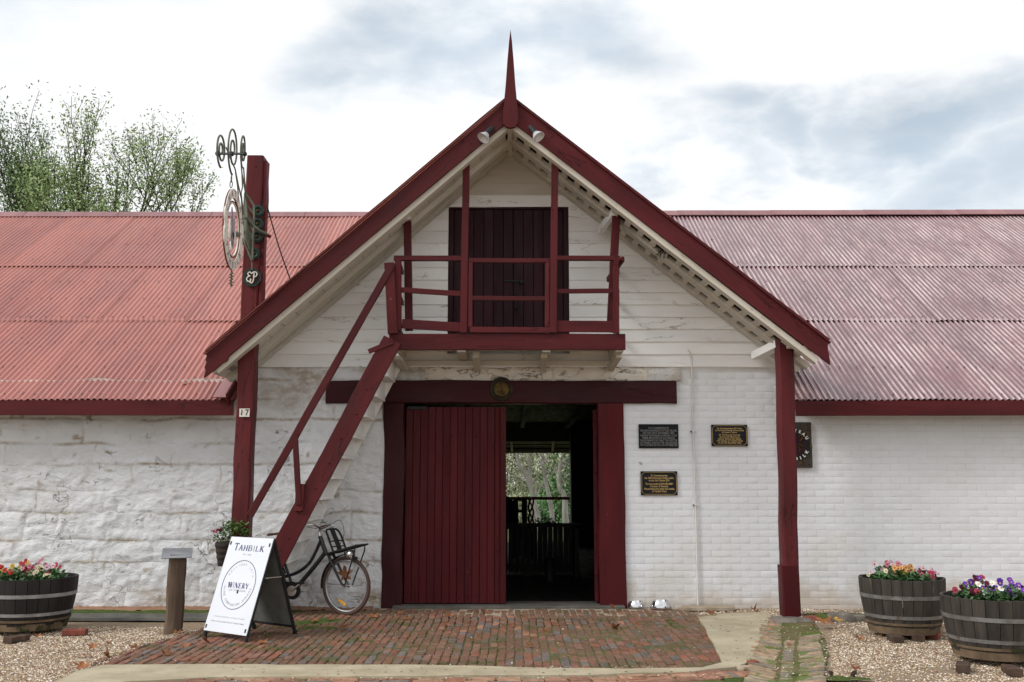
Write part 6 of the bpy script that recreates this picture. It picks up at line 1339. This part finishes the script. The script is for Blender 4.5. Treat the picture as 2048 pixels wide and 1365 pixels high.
LV=[(409,1288,.11,'large curled orange leaf at the front left foot of the sandwich board',2.,.9,.5),(526,1284,.085,'flat tan leaf on the bricks right of the sandwich board front foot',.5,.4,0),(686,1256,.105,'pale curled leaf on the bricks below the bicycle front wheel',.2,.5,.15),
(333,1312,.09,'pale folded leaf on the left end of the brick paving',1.2,.8,.3),(372,1296,.07,'dark red brown leaf on the bricks left of the sandwich board',.3,.9,.3),(352,1268,.08,'brown leaf at the foot of the timber bollard',.4,.6,.2),(270,1296,.095,'dark brown leaf where the gravel meets the bricks',.1,.5,.15),(213,1318,.085,'curled pale leaf on the left tip of the paving',2.,1.,.5),
(165,1337,.12,'long brown leaf beside the concrete strip at the left',.4,.5,.2),(185,1298,.085,'rust red leaf on the left gravel',.2,.7,.3),(170,1310,.085,'flat tan leaf on the left gravel below the rust red one',3.,.25,0),(217,1288,.05,'small brown leaf on the gravel nearest the wall side',.8,.6,.2),(184,1317,.05,'tiny red leaf on the gravel near the paving tip',1.9,.6,.2),(75,1274,.07,'red brown leaf in the shade under the left barrel',.9,.6,.2),
(745,1234,.11,'brown leaf on the bricks right of the bicycle wheel',.2,.35,.1),(660,1240,.09,'orange brown leaf under the bicycle wheel',.7,.4,.1),(628,1243,.09,'dark leaf on the mossy bricks behind the sandwich board',.2,.4,.1),(800,1228,.07,'rust leaf on the bricks in front of the closed door leaf, left',.1,.6,.2),(812,1239,.08,'brown leaf just below the rust leaf before the closed door',.1,.5,.15),(898,1232,.095,'bright orange leaf before the middle of the closed door leaf',.3,.4,.15),(893,1251,.075,'brown leaf on the bricks below the bright orange one',.2,.6,.2),(969,1229,.08,'curled brown leaf before the right edge of the closed door leaf',.5,.9,.4),(955,1226,.05,'small orange leaf touching the curled one by the door',1.5,.5,.1),
(1091,1268,.08,'red brown leaf in the middle of the brick paving',.6,.8,.35),(1058,1292,.075,'small orange leaf on the lower middle bricks',.3,.5,.1),(1022,1252,.06,'small rust leaf on the bricks before the doorway',.3,.5,.1),(1228,1262,.1,'upright curled orange leaf on the right bricks',2.4,1.,.6),(1276,1252,.06,'little orange leaf below the steel bowls',.8,.8,.3),(1224,1221,.09,'orange leaf leaning on the foot of the right door frame',1.5,.8,.5),
(1421,1228,.1,'star shaped brown leaf on gravel near the right wall',.2,.5,.2),(1427,1232,.06,'dark small leaf under the star shaped one near the right wall',2.2,.6,.1),(1508,1226,.095,'dark curled leaf on gravel left of the right post',.9,1.,.4),(1719,1281,.08,'orange leaf on the gravel left of the farther right barrel',.2,.8,.3),(1626,1252,.045,'small orange leaf on the soil beside the drain',1.,.6,.2),(1578,1290,.05,'tan leaf lying in the brick drain',.8,.6,.1),(1712,1342,.09,'tan brown leaf on the lower right gravel above the pods',.3,.6,.2),(1760,1273,.04,'tiny orange leaf under the farther right barrel front',.3,.6,.2)]
for k,(px,py,s_,lab,a,cu,sd_) in enumerate(LV): dry_leaf('fallen_leaf',px,py,s_*.82,lab,'dryleaf',a,cu,sd_,seed=k+3,z=.028 if 420<px<1440 else .012)
dry_leaf('fallen_leaf',1649,1246,.15,'large yellow orange leaf on the stones right of the right post','dryleaf',.3,.3,.15,.06,seed=70); dry_leaf('fallen_leaf',1673,1243,.11,'bright yellow leaf on the mossy rock right of the right post','yleaf',.9,.4,.2,.09,seed=71)
dry_leaf('stuck_leaf',690,1168,.11,'brown leaf caught in the spokes of the bicycle front wheel','dryleaf',.2,.6,1.2,Y=-.78,seed=72,grp=None)
for k,(px,py,lab) in enumerate(((372,768,'pale dry leaf lying near the lower edge of the left roof'),(1424,481,'dry cream leaf lying on the upper part of the right roof'),(1711,695,'brown leaf lying on the middle of the right roof'))):
    yy={0:-.1,1:4.6,2:1.3}[k]; dry_leaf('roof_leaf',px,py,.09,lab,'dryleaf' if k==2 else 'cream',.3,.5,0.,Y=yy,seed=80+k,grp='leaves on the roofs')
mb=MB(); c=aY(1331,503,-.85)
for k in range(60):
    a=c+V((U(-.1,.1),U(-.05,.05),U(-.05,.05))); mb.tube([a,a+V((U(-.1,.1),U(-.06,.06),U(-.09,.03)))],.004,3)
solo('birds_nest',mb,M['bark'],'ragged old birds nest stuck under the right side of the gable roof','nest',c,None)
# ================= TREES =================
def leaf_cloud(P_,n_each,ls,sp,seed,flat=1.):
    r=np.random.RandomState(seed); P_=np.array(P_); n=len(P_)*n_each; b=np.repeat(P_,n_each,axis=0)+r.normal(0,sp,(n,3))*np.array([1,1,flat]); d=r.normal(0,1,(n,3)); d[:,2]-=.3; d/=np.linalg.norm(d,axis=1)[:,None]
    e=np.cross(d,r.normal(0,1,(n,3))); e/=np.linalg.norm(e,axis=1)[:,None]; s=ls*r.uniform(.6,1.3,(n,1)); w=s*.22
    v=np.stack([b,b+d*s*.5+e*w,b+d*s,b+d*s*.5-e*w],1).reshape(-1,3); f=[(4*i,4*i+1,4*i+2,4*i+3) for i in range(n)]; rn_=np.repeat(r.uniform(0,1,n),4)
    mb=MB(); mb.v=[tuple(x) for x in v]; mb.f=f; mb.m=[0]*n; mb.g=mb.v; mb.r=list(rn_); mb.c=[0.]*(4*n); return mb
def tree(name,lab,base,height,spread,seed,leafm,barkm,ne=14,ls=.13,sp=.14,levels=5,up=.8,r0=.13,grp=None,fork=3,first=.28):
    rr=random.Random(seed); tw=MB(); tips=[]
    def grow(p,d,L,r,lv):
        pts=[p]; q=V(p); dd_=V(d)
        for i in range(4):
            dd_=(dd_+V((rr.uniform(-.13,.13),rr.uniform(-.13,.13),rr.uniform(-.03,.10)))).normalized(); q=q+dd_*(L/4); pts.append(V(q))
            if lv<=2: tips.append(tuple(q))
        tw.tube(pts,[r,r*.92,r*.83,r*.74,r*.66],5 if lv>2 else 3,caps=False)
        if lv==0: return
        for k in range(fork if lv>1 else 3):
            a=rr.uniform(0,2*PI); sprd=rr.uniform(.25,.6)*spread; nd=(dd_+V((math.cos(a)*sprd,math.sin(a)*sprd,up*rr.uniform(.0,.4)))).normalized(); st=pts[-1] if k==0 else pts[rr.randrange(2,5)]; grow(st,nd,L*rr.uniform(.62,.8),r*.6,lv-1)
    t=thing(name,lab,'tree',base,grp); grow(V(base),V((0,0,1)),height*first,r0,levels)
    part('trunk',tw,M[barkm],t,60); part('crown',leaf_cloud(tips,ne,ls,sp,seed),M[leafm],t,None); return t
def tb_(px,Y): p=aY(px,700,Y); return V((p.x,Y,-.6))
tree('willow_tree','tall dark green airy tree rising behind the roof at the far left',tb_(40,16),16.3,.75,5,'treeD','bark',ne=11,ls=.1,sp=.18,grp='airy trees behind the left roof')
tree('willow_tree','airy light green tree behind the roof, second from the left',tb_(195,15),15.2,.7,12,'treeL','bark',ne=10,ls=.095,sp=.16,grp='airy trees behind the left roof')
tree('willow_tree','airy light green tree behind the roof, rightmost of the three tall ones',tb_(290,15.5),14.6,.75,19,'treeL','bark',ne=10,ls=.095,sp=.16,grp='airy trees behind the left roof')
tree('willow_tree','low treetop just showing over the ridge left of the hanging sign',tb_(405,15),9.4,.55,23,'treeL','bark',ne=6,ls=.12,sp=.15,grp='airy trees behind the left roof')
# seen through the doorway
def gumtree(lab,pts,r,seed,Y,grp='pale gum trees beyond the doorway'):
    P_=[aY(px,py,Y) for px,py in pts]; b=V((P_[0].x,Y,-2.)); t=thing('gum_tree',lab,'tree',b,grp); m_=MB(); q=[b]+P_+[P_[-1]+V((.3,0,2.5)),P_[-1]+V((.5,.2,5))]; m_.tube(sm(q,5),[r*(1.25-.7*i/(5*(len(q)-1))) for i in range(5*(len(q)-1)+1)],9)
    rr=random.Random(seed); tips=[]
    for k in range(9):
        a=P_[min(len(P_)-1,1+k%max(1,len(P_)-1))]+V((0,0,rr.uniform(-.2,1.5))); d=V((rr.uniform(-1,1),rr.uniform(-.6,.6),rr.uniform(.2,1))).normalized(); pp=[a,a+d*.5+V((0,0,.1)),a+d*1.1+V((rr.uniform(-.2,.2),0,.1)),a+d*1.8+V((0,0,-.1))]; m_.tube(pp,[r*.3,r*.22,r*.15,r*.06],5); tips+=[tuple(pp[2]),tuple(pp[3])]
    part('trunk',m_,M['gum'],t,60)
    for k in range(60): tips.append(tuple(P_[-1]+V((rr.gauss(0,1.6),rr.gauss(0,1.2),rr.uniform(.5,5)))))
    part('crown',leaf_cloud(tips,26,.16,.3,seed),M['olive'],t,None)
gumtree('leaning pale gum tree seen left through the doorway',[(1078,1060),(1070,1010),(1056,960),(1034,905)],.075,3,20.)
gumtree('forked pale gum tree behind the leaning one through the doorway',[(1066,1050),(1063,990),(1060,940),(1058,880)],.065,4,22.)
gumtree('pale gum tree right of centre through the doorway',[(1106,1060),(1101,1010),(1095,980),(1088,940),(1086,880)],.075,5,21.)
gumtree('darker pale barked trunk at the right of the doorway view',[(1131,1060),(1130,1020),(1128,990),(1118,960)],.11,6,24.)
def bush(lab,px,Y,w_,h_,mt,seed,n=420,z0=-1.,grp='shrubs beyond the doorway'):
    p=aY(px,950,Y); rr=random.Random(seed); tips=[]; t=thing('bush',lab,'bush',(p.x,Y,z0),grp)
    for k in range(n):
        a=rr.uniform(0,2*PI); q=rr.random()**.5; zz_=rr.random(); tips.append((p.x+w_*q*math.cos(a)*(1-.5*zz_**2),Y+w_*.5*q*math.sin(a),z0+h_*zz_*(1-.25*q)))
    m_=MB()
    for k in range(6): m_.tube([(p.x+rr.uniform(-.2,.2),Y,z0-.3),tips[rr.randrange(n)]],[.04,.01],4)
    part('stem',m_,M['bark'],t); part('foliage',leaf_cloud(tips,20,.14,.17,seed),M[mt],t,None)
bush('round dark green bush at the right of the doorway view',1128,26.,1.1,5.,'bushg',1,n=300)
for k,(px,Y,w_,h_,mt) in enumerate(((1010,30,2.2,7.5,'olive'),(1050,34,2.6,8.,'olive'),(1095,31,2.4,8.5,'olive'),(1140,35,2.8,8.,'olive'),(1075,27,1.3,2.2,'bushg'),(1030,26,1.2,2.2,'olive'),(1115,38,4.,9.5,'olive'),(1000,38,4.,9.5,'olive'))):
    bush(['grey green scrub left in the doorway view','grey green scrub behind the leaning gum','tall grey green scrub right of centre in the doorway view','grey green scrub at the right edge of the doorway view','low green bush under the gum trees in the doorway view','low olive bush at the left of the doorway view','far scrub at the right closing the doorway view','far scrub at the left closing the doorway view'][k],px,Y,w_,h_,mt,10+k,n=420 if k<4 else (200 if k<6 else 500))
